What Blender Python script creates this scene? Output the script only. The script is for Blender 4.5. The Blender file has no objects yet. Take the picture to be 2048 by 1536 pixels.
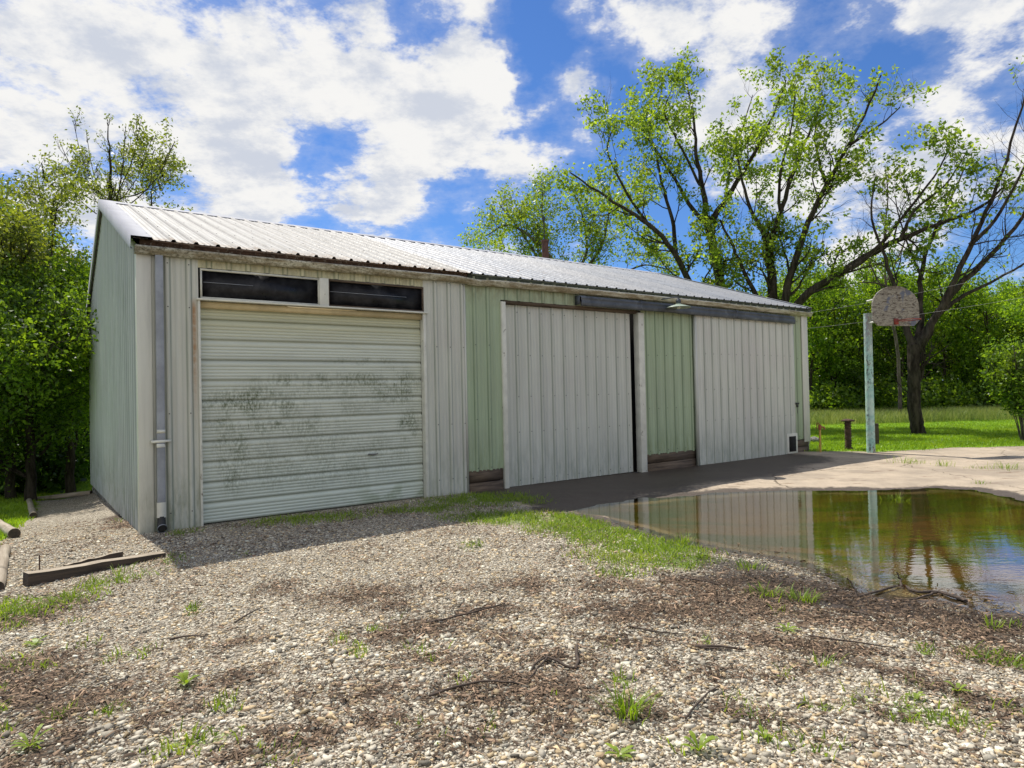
import bpy, bmesh, math, random
import numpy as np
from mathutils import Matrix, Vector
rad = math.radians
rng = np.random.default_rng(7)
random.seed(7)
S = bpy.context.scene
COL = S.collection

# ------------------------------------------------------------------ camera
F, PIT, ROL, H = 1314.0, .015, .022, 1.6
_f = np.array([0, math.cos(PIT), math.sin(PIT)]); _r = np.array([1., 0, 0]); _u = np.cross(_r, _f)
CR = _r*math.cos(ROL)-_u*math.sin(ROL); CU = _u*math.cos(ROL)+_r*math.sin(ROL); CF = _f
cam = bpy.data.cameras.new('camera'); camo = bpy.data.objects.new('camera', cam); COL.objects.link(camo)
M4 = Matrix.Identity(4)
for i in range(3):
    M4[i][0] = CR[i]; M4[i][1] = CU[i]; M4[i][2] = -CF[i]
M4[2][3] = H
camo.matrix_world = M4
cam.sensor_width = 36; cam.lens = F/2048*36; cam.clip_end = 3000; cam.clip_start = .05
S.camera = camo

def ray(px, py):
    return CR*(px-1024)/F+CU*(768-py)/F+CF
def at(px, py, Y):
    d = ray(px, py); return np.array([0, 0, H])+d*(Y/d[1])

# ------------------------------------------------------------------ site frame: A = near front corner of the barn
A = np.array([-4.4156, 7.7862]); w2 = np.array([.81213, .58347]); n2 = np.array([.58347, -.81213])
BL, BW, EAVE, RIDGE = 14.40, 9.55, 3.5, 5.12
def uv(x, y):
    dx = x-A[0]; dy = y-A[1]; return dx*w2[0]+dy*w2[1], dx*n2[0]+dy*n2[1]
def wp(u, v, z=0.):
    return np.array([A[0]+w2[0]*u+n2[0]*v, A[1]+w2[1]*u+n2[1]*v, z])

def sstep(a, b, x):
    t = np.clip((x-a)/(b-a), 0, 1); return t*t*(3-2*t)
_T = rng.random((256, 256))
def vn(x, y):
    xi = np.floor(x).astype(int); yi = np.floor(y).astype(int); fx = x-xi; fy = y-yi
    fx = fx*fx*(3-2*fx); fy = fy*fy*(3-2*fy)
    a = _T[xi % 256, yi % 256]; b = _T[(xi+1) % 256, yi % 256]; c = _T[xi % 256, (yi+1) % 256]; d = _T[(xi+1) % 256, (yi+1) % 256]
    return (a*(1-fx)+b*fx)*(1-fy)+(c*(1-fx)+d*fx)*fy
def fbm(x, y, o=4):
    s = 0; a = .5; t = 0
    for i in range(o):
        s = s+a*vn(x*2**i+17*i, y*2**i+31*i); t += a; a *= .5
    return s/t
def inpoly(x, y, P):
    r = np.zeros(np.shape(x), bool); n = len(P); j = n-1
    for i in range(n):
        xi, yi = P[i][:2]; xj, yj = P[j][:2]
        c = ((yi > y) != (yj > y)) & (x < (xj-xi)*(y-yi)/(yj-yi+1e-12)+xi)
        r ^= c; j = i
    return r
def dpoly(x, y, P, closed=True):
    d = np.full(np.shape(x), 1e9); n = len(P)
    for i in range(n if closed else n-1):
        ax, ay = P[i][:2]; bx, by = P[(i+1) % n][:2]
        ex, ey = bx-ax, by-ay; t = np.clip(((x-ax)*ex+(y-ay)*ey)/(ex*ex+ey*ey+1e-12), 0, 1)
        d = np.minimum(d, np.hypot(x-ax-t*ex, y-ay-t*ey))
    return d
def g0(px, py):
    d = ray(px, py); p = np.array([0, 0, H])-d*(H/d[2]); return p[:2]
PUD_PX = [(1085, 1024), (1180, 1006), (1290, 996), (1400, 986), (1500, 980), (1600, 979), (1700, 980), (1800, 978), (1880, 975), (1960, 979), (2010, 988),
          (2070, 1003), (2300, 1035), (2700, 1110), (2900, 1300), (2500, 1330), (2048, 1236), (1960, 1226), (1880, 1205), (1800, 1206), (1740, 1192), (1680, 1172), (1625, 1140),
          (1560, 1122), (1490, 1110), (1410, 1096), (1330, 1078), (1260, 1056), (1180, 1036)]
PUD = [g0(*p) for p in PUD_PX]
def pud_sd(x, y):
    d = dpoly(x, y, PUD); return np.where(inpoly(x, y, PUD), -d, d)
def gz(x, y):
    x = np.asarray(x, float); y = np.asarray(y, float)
    u, v = uv(x, y)
    z = -.070*np.clip(-v, 0, 12)*sstep(1.5, -.5, u) - .05*np.clip(-u-1.6, 0, 9)
    z = z+.05*(fbm(x*.35+5, y*.35, 3)-.5)*sstep(60, 20, np.abs(y))
    nearb = sstep(1.2, 0, np.maximum(np.abs(u-BL/2)-BL/2, 0))*sstep(1.5, .0, np.abs(v))
    z = z*(1-nearb*.5)
    sd = pud_sd(x, y)+.42*(fbm(x*2.6, y*2.6, 4)-.5)
    k = sstep(1.2, 0., sd)
    base = z*(1-k)+k*.0
    shore = np.clip(sd*.07, -.10, .035)
    hump = .05*sstep(3.2, 1.2, v)*sstep(-.5, .8, v)*sstep(-.5, 2, u)*sstep(6, 4, u)
    return base+shore*1.0+hump
def G(px, py):
    d = ray(px, py); z = 0.
    for _ in range(40):
        t = (z-H)/d[2]; p = np.array([0, 0, H])+d*t
        z += .6*(float(gz(p[0], p[1]))-z)
    return p

# ------------------------------------------------------------------ object helpers
def tag(o, label=None, cat=None, group=None, kind=None):
    if label: o['label'] = label
    if cat: o['category'] = cat
    if group: o['group'] = group
    if kind: o['kind'] = kind
    return o
def empty(name, loc=(0, 0, 0), rz=0):
    o = bpy.data.objects.new(name, None); COL.objects.link(o); o.location = tuple(map(float, loc)); o.rotation_euler = (0, 0, rz)
    o.empty_display_size = .2
    return o
def npmesh(name, V, Fs, mats, parent=None, smooth=False, attrs=None, matidx=None):
    V = np.asarray(V, np.float32).reshape(-1, 3)
    if isinstance(Fs, np.ndarray): Fs = [Fs]
    Fs = [np.asarray(f, np.int32) for f in Fs if len(f)]
    me = bpy.data.meshes.new(name)
    me.vertices.add(len(V)); me.vertices.foreach_set('co', V.ravel())
    nl = sum(f.size for f in Fs); npoly = sum(len(f) for f in Fs)
    me.loops.add(nl); me.loops.foreach_set('vertex_index', np.concatenate([f.ravel() for f in Fs]))
    me.polygons.add(npoly)
    tot = np.concatenate([np.full(len(f), f.shape[1], np.int32) for f in Fs])
    st = np.concatenate([[0], np.cumsum(tot)[:-1]]).astype(np.int32)
    me.polygons.foreach_set('loop_start', st); me.polygons.foreach_set('loop_total', tot)
    if matidx is not None: me.polygons.foreach_set('material_index', np.asarray(matidx, np.int32))
    if smooth: me.polygons.foreach_set('use_smooth', np.ones(npoly, bool))
    me.update(calc_edges=True); me.validate()
    for k, a in (attrs or {}).items():
        a = np.asarray(a, np.float32)
        if a.ndim == 1: at_ = me.attributes.new(k, 'FLOAT', 'POINT'); at_.data.foreach_set('value', a)
        else:
            if a.shape[1] == 3: a = np.hstack([a, np.ones((len(a), 1), np.float32)])
            at_ = me.attributes.new(k, 'FLOAT_COLOR', 'POINT'); at_.data.foreach_set('color', a.ravel())
    for m in (mats if isinstance(mats, (list, tuple)) else [mats]): me.materials.append(m)
    o = bpy.data.objects.new(name, me); COL.objects.link(o)
    if parent: o.parent = parent
    return o
class MB:
    "collects primitive pieces, builds one mesh"
    def __init__(s): s.v = []; s.q = []; s.t = []; s.n = 0; s.mq = []; s.mt = []; s.a = []
    def add(s, V, Q=None, T=None, m=0, a=None):
        V = np.asarray(V, float).reshape(-1, 3); s.a.append(np.zeros(len(V)) if a is None else np.asarray(a, float))
        if Q is not None and len(Q): s.q.append(np.asarray(Q, int)+s.n); s.mq += [m]*len(Q)
        if T is not None and len(T): s.t.append(np.asarray(T, int)+s.n); s.mt += [m]*len(T)
        s.v.append(V); s.n += len(V); return s
    def box(s, lo, hi, m=0, jit=0, rot=None, at=None):
        lo = np.array(lo, float); hi = np.array(hi, float)
        V = np.array([[x, y, z] for x in (0, 1) for y in (0, 1) for z in (0, 1)], float)*(hi-lo)+lo
        if jit: V += rng.normal(0, jit, V.shape)
        if rot is not None: V = V@np.array(rot).T
        if at is not None: V += np.array(at)
        return s.add(V, [[0, 1, 3, 2], [4, 6, 7, 5], [0, 4, 5, 1], [2, 3, 7, 6], [0, 2, 6, 4], [1, 5, 7, 3]], m=m)
    def tube(s, P, Rr, k=8, m=0, cap=True):
        V, Q = tube(P, Rr, k); s.add(V, Q, m=m)
        if cap:
            b = s.n-len(V); n = len(P)
            for ring, c in ((0, P[0]), (n-1, P[-1])):
                vs = V[ring*k:(ring+1)*k]; s.add(np.vstack([vs, [c]]), T=[[i, (i+1) % k, k] if ring else [(i+1) % k, i, k] for i in range(k)], m=m)
        return s
    def lathe(s, prof, c=(0, 0, 0), k=16, m=0):
        prof = np.array(prof, float); a = np.arange(k)*2*math.pi/k
        V = np.concatenate([np.stack([r*np.cos(a)+c[0], r*np.sin(a)+c[1], np.full(k, z+c[2])], 1) for r, z in prof])
        Q = [[i*k+j, i*k+(j+1) % k, (i+1)*k+(j+1) % k, (i+1)*k+j] for i in range(len(prof)-1) for j in range(k)]
        return s.add(V, Q, m=m)
    def build(s, name, mats, parent=None, smooth=False, bevel=0):
        V = np.concatenate(s.v); Fs = []; mi = []
        if s.q: Fs.append(np.concatenate(s.q)); mi += s.mq
        if s.t: Fs.append(np.concatenate(s.t)); mi += s.mt
        av = np.concatenate(s.a); o = npmesh(name, V, Fs, mats, parent, smooth, matidx=mi, attrs={'rib': av} if av.any() else None)
        if bevel:
            b = o.modifiers.new('bevel', 'BEVEL'); b.width = bevel; b.segments = 2; b.limit_method = 'ANGLE'
        return o
def tube(P, Rr, k=6):
    P = np.asarray(P, float); n = len(P); Rr = np.broadcast_to(np.asarray(Rr, float), (n,))
    T = np.gradient(P, axis=0); T /= np.linalg.norm(T, axis=1)[:, None]+1e-9
    ref = np.array([0, 0, 1.]) if abs(T[0][2]) < .9 else np.array([1., 0, 0])
    a = np.arange(k)*2*math.pi/k; V = []
    x = np.cross(T[0], ref); x /= np.linalg.norm(x)
    for i in range(n):
        x = x-T[i]*(x@T[i]); x /= np.linalg.norm(x)+1e-9; y = np.cross(T[i], x)
        V.append(P[i]+Rr[i]*(np.cos(a)[:, None]*x+np.sin(a)[:, None]*y))
    j = np.arange(k); Q = np.concatenate([np.stack([i*k+j, i*k+(j+1) % k, (i+1)*k+(j+1) % k, (i+1)*k+j], 1) for i in range(n-1)])
    return np.concatenate(V), Q

# ------------------------------------------------------------------ node helpers
class NT:
    def __init__(s, name, world=False):
        if world:
            s.owner = bpy.data.worlds.new(name)
        else:
            s.owner = bpy.data.materials.new(name)
        s.owner.use_nodes = True; s.t = s.owner.node_tree; s.t.nodes.clear()
    def nd(s, typ, **kw):
        n = s.t.nodes.new(typ)
        for k, v in kw.items(): setattr(n, k, v)
        return n
    def put(s, sock, v):
        if isinstance(v, bpy.types.NodeSocket): s.t.links.new(v, sock)
        elif v is not None:
            try: sock.default_value = v
            except Exception:
                sock.default_value = (*v, 1) if hasattr(v, '__len__') else (v, v, v)
    def math(s, op, a, b=None, c=None, clamp=False):
        n = s.nd('ShaderNodeMath', operation=op); n.use_clamp = clamp
        for i, x in enumerate((a, b, c)):
            if x is not None: s.put(n.inputs[i], x)
        return n.outputs[0]
    def vm(s, op, a, b=None, c=None):
        n = s.nd('ShaderNodeVectorMath', operation=op)
        for i, x in enumerate((a, b, c)):
            if x is not None: s.put(n.inputs[i], x)
        return n.outputs['Value'] if op in ('DOT_PRODUCT', 'LENGTH', 'DISTANCE') else n.outputs[0]
    def mix(s, f, a, b, mode='MIX'):
        n = s.nd('ShaderNodeMix', data_type='RGBA', blend_type=mode)
        s.put(n.inputs[0], f); s.put(n.inputs[6], a); s.put(n.inputs[7], b); return n.outputs[2]
    def mr(s, x, a, b, c=0., d=1., smooth=True):
        n = s.nd('ShaderNodeMapRange', interpolation_type='SMOOTHSTEP' if smooth else 'LINEAR')
        for i, q in enumerate((x, a, b, c, d)): s.put(n.inputs[i], q)
        return n.outputs[0]
    def noise(s, vec, scale, detail=4, rough=.55, col=False, dist=0):
        n = s.nd('ShaderNodeTexNoise'); s.put(n.inputs['Vector'], vec); n.inputs['Scale'].default_value = scale
        n.inputs['Detail'].default_value = detail; n.inputs['Roughness'].default_value = rough; n.inputs['Distortion'].default_value = dist
        return n.outputs['Color' if col else 'Fac']
    def voro(s, vec, scale, out='Distance', feature='F1', rand=1):
        n = s.nd('ShaderNodeTexVoronoi', feature=feature); s.put(n.inputs['Vector'], vec); n.inputs['Scale'].default_value = scale
        n.inputs['Randomness'].default_value = rand
        return n.outputs[out]
    def coord(s, k='Object'): return s.nd('ShaderNodeTexCoord').outputs[k]
    def pos(s): return s.nd('ShaderNodeNewGeometry').outputs['Position']
    def attr(s, k, out='Fac'):
        n = s.nd('ShaderNodeAttribute'); n.attribute_name = k; return n.outputs[out]
    def sep(s, v):
        n = s.nd('ShaderNodeSeparateXYZ'); s.put(n.inputs[0], v); return n.outputs
    def scl(s, v, k): return s.vm('MULTIPLY', v, k)
    def bump(s, h, dist, strength=1., normal=None):
        n = s.nd('ShaderNodeBump'); s.put(n.inputs['Height'], h); n.inputs['Distance'].default_value = dist; n.inputs['Strength'].default_value = strength
        if normal is not None: s.put(n.inputs['Normal'], normal)
        return n.outputs[0]
    def bsdf(s, col, rough=.6, metal=0., normal=None, spec=None, sss=None):
        n = s.nd('ShaderNodeBsdfPrincipled'); s.put(n.inputs['Base Color'], col); s.put(n.inputs['Roughness'], rough); s.put(n.inputs['Metallic'], metal)
        if normal is not None: s.put(n.inputs['Normal'], normal)
        if spec is not None: s.put(n.inputs['Specular IOR Level'], spec)
        return n.outputs[0]
    def out(s, sh):
        n = s.nd('ShaderNodeOutputWorld' if isinstance(s.owner, bpy.types.World) else 'ShaderNodeOutputMaterial'); s.t.links.new(sh, n.inputs['Surface']); return s.owner

# ------------------------------------------------------------------ materials
def mat_simple(name, col, rough=.6, metal=0, var=.25, scale=6, col2=None, thr=(.5, .7), bump=0, bscale=30):
    t = NT(name); o = t.coord()
    a = t.noise(o, scale, 5, .6)
    c = t.mix(t.mr(a, .3, .7), tuple(x*(1-var) for x in col), tuple(min(1, x*(1+var)) for x in col))
    if col2 is not None:
        c = t.mix(t.mr(t.noise(o, scale*1.7, 6, .65, dist=.4), *thr), c, col2)
    nr = t.bump(t.noise(o, bscale, 4), bump) if bump else None
    return t.out(t.bsdf(c, rough, metal, nr))
def mat_siding(name, base, grime=.35, tint=(.20, .22, .14), rust=False, top_dirt=False, gableaxis=False, zrange=(3.0, 3.45)):
    t = NT(name); o = t.coord(); x, y, z = t.sep(o)[:3]
    st = t.noise(t.scl(o, (9., 9., .35)), 1.0, 5, .6)
    c = t.mix(t.mr(st, .35, .75), base, tuple(b*.82 for b in base))
    big = t.noise(o, .7, 4, .6)
    c = t.mix(t.math('MULTIPLY', t.mr(big, .45, .75), .5), c, tuple(b*q for b, q in zip(base, (.86, .80, .86))))
    # dirt splashed up from the ground and running down
    low = t.mr(z, .1, 1.1, 1., 0.)
    dn = t.noise(t.scl(o, (5., 5., 1.2)), 2.0, 6, .7)
    c = t.mix(t.math('MULTIPLY', t.math('MULTIPLY', low, t.mr(dn, .35, .7)), grime*1.6), c, tint)
    strk = t.noise(t.scl(o, (22., 22., .5)), 1.0, 4, .7)
    c = t.mix(t.math('MULTIPLY', t.mr(strk, .58, .75), grime*.8), c, tuple(q*.7 for q in tint))
    if top_dirt:
        tp = t.mr(z, zrange[0], zrange[1])
        c = t.mix(t.math('MULTIPLY', t.math('MULTIPLY', tp, t.mr(t.noise(t.scl(o, (3.5, 3.5, 1.5)), 2., 5, .7), .40, .62)), .8), c, (.10, .085, .04))
        c = t.mix(t.math('MULTIPLY', tp, .35), c, (.42, .36, .20))
    if rust:
        rx = t.mr(t.math('ABSOLUTE', t.math('SUBTRACT', x, .60)), .0, .055, 1., 0.)
        rz_ = t.math('MULTIPLY', t.mr(z, 1.1, 2.3), t.mr(z, 2.9, 2.75))
        c = t.mix(t.math('MULTIPLY', t.math('MULTIPLY', rx, rz_), t.mr(t.noise(o, 6, 5, .7), .3, .6, .35, .9)), c, (.34, .17, .06))
    c = t.mix(t.math('MULTIPLY', t.attr('rib'), t.mr(t.noise(t.scl(o, (6., 6., .8)), 1., 4), .3, .6, .5, .85)), c, tuple(b*q for b, q in zip(base, (.30, .36, .33))))
    bn = t.bump(t.noise(t.scl(o, (3., 3., .8)), 1.5, 3), .03)
    return t.out(t.bsdf(c, t.mr(dn, .3, .7, .42, .6), 0, bn, .35))
m_white = mat_siding('white_siding_paint', (.60, .61, .535), .30)
m_whiteN = mat_siding('white_siding_front', (.575, .585, .505), .55, rust=True)
m_whiteTop = mat_siding('white_siding_grimy', (.62, .60, .39), .5, top_dirt=True, zrange=(3.1, 3.5))
m_green = mat_siding('pale_green_siding', (.385, .475, .315), .45, (.18, .22, .08), top_dirt=True, zrange=(2.9, 3.6))
m_door = mat_siding('sliding_door_paint', (.60, .615, .55), .32, (.22, .26, .2))
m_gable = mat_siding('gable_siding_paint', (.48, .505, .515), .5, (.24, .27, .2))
m_screw = mat_simple('screw_head', (.05, .05, .05), .5)
m_trim = mat_siding('white_trim', (.62, .625, .55), .3)
m_trimclean = mat_simple('flashing_metal', (.29, .30, .335), .75, .0, .08, 2)

def mat_roof():
    t = NT('roof_metal'); o = t.coord(); x, y, z = t.sep(o)[:3]
    old = t.mr(t.math('ADD', x, t.math('MULTIPLY', t.noise(o, .8, 2), .05)), 4.60, 4.62, 1., 0.)
    st = t.noise(t.scl(o, (8., .5, .5)), 1., 5, .65)
    fine = t.noise(o, 18, 5, .7)
    a = t.mix(t.mr(st, .35, .7), (.36, .355, .33), (.27, .265, .24))
    a = t.mix(t.math('MULTIPLY', t.mr(fine, .5, .75), .5), a, (.30, .27, .22))
    b = t.mix(t.mr(st, .35, .7), (.27, .295, .335), (.20, .225, .26))
    c = t.mix(old, b, a)
    pn = t.math('MODULO', t.math('MULTIPLY', t.math('FLOOR', t.math('MULTIPLY', x, 1.0)), .37), 1.0)
    c = t.mix(t.math('MULTIPLY', pn, .22), c, (.5, .47, .42))
    edge = t.mr(y, .25, -.12)
    c = t.mix(t.math('MULTIPLY', t.math('MULTIPLY', edge, old), t.mr(t.noise(o, 9, 4), .3, .6)), c, (.22, .16, .10))
    c = t.mix(t.mr(t.noise(t.scl(o, (3., 1., 1.)), 2.2, 6, .75), .64, .70), c, (.26, .20, .16))
    c = t.mix(t.math('MULTIPLY', t.attr('rib'), .75), c, (.11, .105, .10))
    return t.out(t.bsdf(c, t.mr(fine, .3, .7, .5, .68), t.mix(old, (.25, .25, .25), (.0, .0, .0)), t.bump(t.noise(o, 2.5, 3), .02), .3))
m_roof = mat_roof()
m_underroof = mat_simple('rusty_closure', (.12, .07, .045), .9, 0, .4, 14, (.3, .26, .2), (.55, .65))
def mat_gutter():
    t = NT('gutter_paint'); o = t.coord(); x, y, z = t.sep(o)[:3]
    base = (.58, .56, .44)
    n1 = t.noise(t.scl(o, (1.5, 6., 8.)), 2.2, 6, .7)
    c = t.mix(t.mr(n1, .38, .62), base, (.27, .22, .13))
    n2_ = t.noise(t.scl(o, (5., 6., 8.)), 5, 6, .75)
    near = t.mr(x, 12, 0, .2, 1.)
    c = t.mix(t.math('MULTIPLY', t.mr(n2_, .42, .65), near), c, (.12, .10, .055))
    c = t.mix(t.mr(z, 3.445, 3.458), c, (.55, .54, .48))
    return t.out(t.bsdf(c, .55))
m_gutter = mat_gutter()
def mat_gdoor():
    t = NT('overhead_door_paint'); o = t.coord(); x, y, z = t.sep(o)[:3]
    base = (.62, .66, .57)
    c = t.mix(t.mr(t.noise(t.scl(o, (.6, 1., 4.)), 1.5, 4, .6), .35, .7), base, tuple(q*.88 for q in base))
    c = t.mix(t.mr(z, 2.2, 2.75, 0., .75), c, (.55, .54, .33))
    c = t.mix(t.mr(z, 1.0, .2, 0., .5), c, (.60, .68, .60))
    def blob(cx, cz, rx, rz):
        a = t.math('DIVIDE', t.math('SUBTRACT', x, cx), rx); b = t.math('DIVIDE', t.math('SUBTRACT', z, cz), rz)
        r = t.math('ADD', t.math('MULTIPLY', a, a), t.math('MULTIPLY', b, b)); return t.mr(r, 1.2, .1)
    mask = blob(1.3, 1.45, .75, .38)
    for q, k in (((2.5, 1.85, 1.5, .13), .8), ((1.05, .85, .30, .55), .75), ((2.2, 1.55, 1.7, .28), .45), ((3.35, 1.75, .45, .35), .9), ((3.55, 1.15, .22, .35), .9), ((2.3, .75, 1.7, .5), .45), ((2.9, 2.12, .75, .07), .55), ((1.9, 1.3, .8, .25), .6)):
        mask = t.math('MAXIMUM', mask, t.math('MULTIPLY', blob(*q), k))
    speck = t.noise(t.scl(o, (1., 1., .45)), 34, 5, .75)
    big = t.noise(o, 3.2, 5, .7)
    dr = t.noise(t.scl(o, (26., 1., 2.0)), 1.0, 4, .7)
    m = t.math('MULTIPLY', mask, t.math('MULTIPLY', t.mr(speck, .36, .62), t.mr(big, .34, .60)))
    m2 = t.math('MULTIPLY', mask, t.math('MULTIPLY', t.mr(dr, .55, .68), .8))
    # the dirt settles just under each groove
    fr = t.math('FRACT', t.math('DIVIDE', z, .2575))
    m2 = t.math('MULTIPLY', m2, t.mr(fr, .45, .95))
    m = t.math('MAXIMUM', t.math('MULTIPLY', m, 1.), t.math('MULTIPLY', m2, 1.2, clamp=True))
    # wiped streak under the handle
    sx = t.mr(t.math('ABSOLUTE', t.math('SUBTRACT', x, 2.965)), .03, .05, 1., 0.)
    sz = t.mr(z, .72, .68)
    m = t.math('MULTIPLY', m, t.math('SUBTRACT', 1., t.math('MULTIPLY', sx, sz)))
    c = t.mix(m, c, t.mix(t.noise(o, 5, 3), (.07, .09, .04), (.15, .18, .09)))
    low = t.mr(z, .45, .05)
    c = t.mix(t.math('MULTIPLY', t.math('MULTIPLY', low, t.mr(x, 1.8, 3.6)), t.mr(t.noise(o, 4, 5), .42, .6, 0, .7)), c, (.2, .26, .12))
    c = t.mix(t.math('MULTIPLY', t.attr('rib'), .8), c, (.12, .13, .09))
    return t.out(t.bsdf(c, .45, 0, None, .35))
m_gdoor = mat_gdoor()
m_tan = mat_simple('header_board_tan', (.55, .44, .24), .6, 0, .15, 3, (.3, .24, .14), (.6, .75))
m_dark = mat_simple('dark_gap', (.012, .011, .010), .9)
def mat_glass_dark():
    t = NT('dirty_dark_window_glass'); o = t.coord()
    n = t.noise(o, 3, 5, .7)
    return t.out(t.bsdf(t.mix(t.mr(n, .4, .75), (.010, .010, .012), (.045, .045, .048)), t.mr(n, .3, .7, .25, .5), 0, None, .25))
m_glass = mat_glass_dark()
m_down = mat_simple('galvanised_downspout', (.27, .29, .32), .45, .3, .18, 4)
m_white_plain = mat_simple('old_white_paint', (.64, .64, .56), .5, 0, .1, 5, (.3, .28, .22), (.62, .7))
m_black = mat_simple('black_plastic', (.02, .02, .02), .5)
m_track = mat_simple('weathered_galvanised_track_cover', (.06, .07, .085), .55, .2, .35, 3, (.12, .135, .155), (.5, .68))
def mat_wood(name, c1, c2, along='x', rough=.85, gs=1.):
    t = NT(name); o = t.coord()
    sc = (1.5, 22, 22) if along == 'x' else (22, 22, 1.5)
    g = t.noise(t.scl(o, tuple(q*gs for q in sc)), 1., 5, .65)
    c = t.mix(t.mr(g, .3, .7), c1, c2)
    c = t.mix(t.mr(t.noise(o, 3*gs, 5, .7), .55, .75, 0, .6), c, tuple(q*.35 for q in c1))
    return t.out(t.bsdf(c, rough, 0, t.bump(g, .006)))
m_sill = mat_wood('rotting_sill_boards', (.055, .038, .026), (.17, .125, .085))
m_timber = mat_wood('weathered_landscape_timber', (.24, .19, .13), (.42, .36, .27))
m_timberd = mat_wood('dark_timber_end', (.035, .027, .02), (.09, .065, .045))
m_stone = mat_simple('foundation_stone', (.26, .25, .22), .9, 0, .35, 7, (.06, .06, .05), (.5, .6), .02, 12)
m_bark = None
def mat_bark(name, c1, c2, sc=6.):
    t = NT(name); o = t.coord()
    g = t.noise(t.scl(o, (sc, sc, sc*.22)), 1.6, 6, .7)
    c = t.mix(t.mr(g, .35, .65), c1, c2)
    c = t.mix(t.mr(t.noise(o, 1.2, 4), .5, .7, 0, .4), c, (.055, .06, .03))
    return t.out(t.bsdf(c, .95, 0, t.bump(g, .05), .1))
m_bark = mat_bark('bark', (.020, .016, .012), (.075, .062, .048))
m_bark2 = mat_bark('bark_grey', (.05, .043, .035), (.17, .15, .125))
m_deadwood = mat_bark('bare_branch_bark', (.06, .048, .042), (.17, .14, .125))
def mat_leaf(name, dark, light, trans=.5, tcol=None):
    t = NT(name); v = t.attr('var')
    c = t.mix(v, dark, light)
    n = t.noise(t.coord(), .55, 3)
    c = t.mix(t.mr(n, .35, .65, 0, .45), c, tuple(q*.6 for q in dark))
    c = t.mix(t.mr(t.noise(t.coord(), .9, 2), .55, .72, 0, .35), c, tuple(q*f for q, f in zip(light, (1.25, .95, .8))))
    b = t.bsdf(c, .42, 0, None, .35)
    tr = t.nd('ShaderNodeBsdfTranslucent'); t.put(tr.inputs[0], t.mix(1., c, tcol or (2.1, 1.9, .55), 'MULTIPLY'))
    mx = t.nd('ShaderNodeMixShader'); mx.inputs[0].default_value = trans
    t.t.links.new(b, mx.inputs[1]); t.t.links.new(tr.outputs[0], mx.inputs[2])
    return t.out(mx.outputs[0])
m_leaf_big = mat_leaf('leaf_spring_green', (.11, .19, .03), (.30, .42, .075), .55)
m_leaf_lite = mat_leaf('leaf_pale_green', (.15, .24, .035), (.31, .42, .08), .5)
m_leaf_wood = mat_leaf('leaf_woodland', (.032, .080, .012), (.20, .33, .038), .52)
m_leaf_wood2 = mat_leaf('leaf_woodland_lime', (.06, .14, .016), (.28, .44, .04), .55)
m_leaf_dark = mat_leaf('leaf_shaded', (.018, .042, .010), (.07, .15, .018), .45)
m_leaf_olive = mat_leaf('leaf_bud_olive', (.10, .14, .028), (.24, .30, .065), .45)
m_grass = mat_leaf('grass_blade', (.14, .23, .018), (.33, .46, .04), .45, (1.7, 1.7, .5))
m_straw = mat_leaf('seeding_grass', (.14, .22, .05), (.38, .42, .17), .45, (1.5, 1.4, .8))
m_weed = mat_leaf('weed_leaf', (.10, .18, .025), (.33, .43, .06), .42, (1.7, 1.7, .5))

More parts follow.
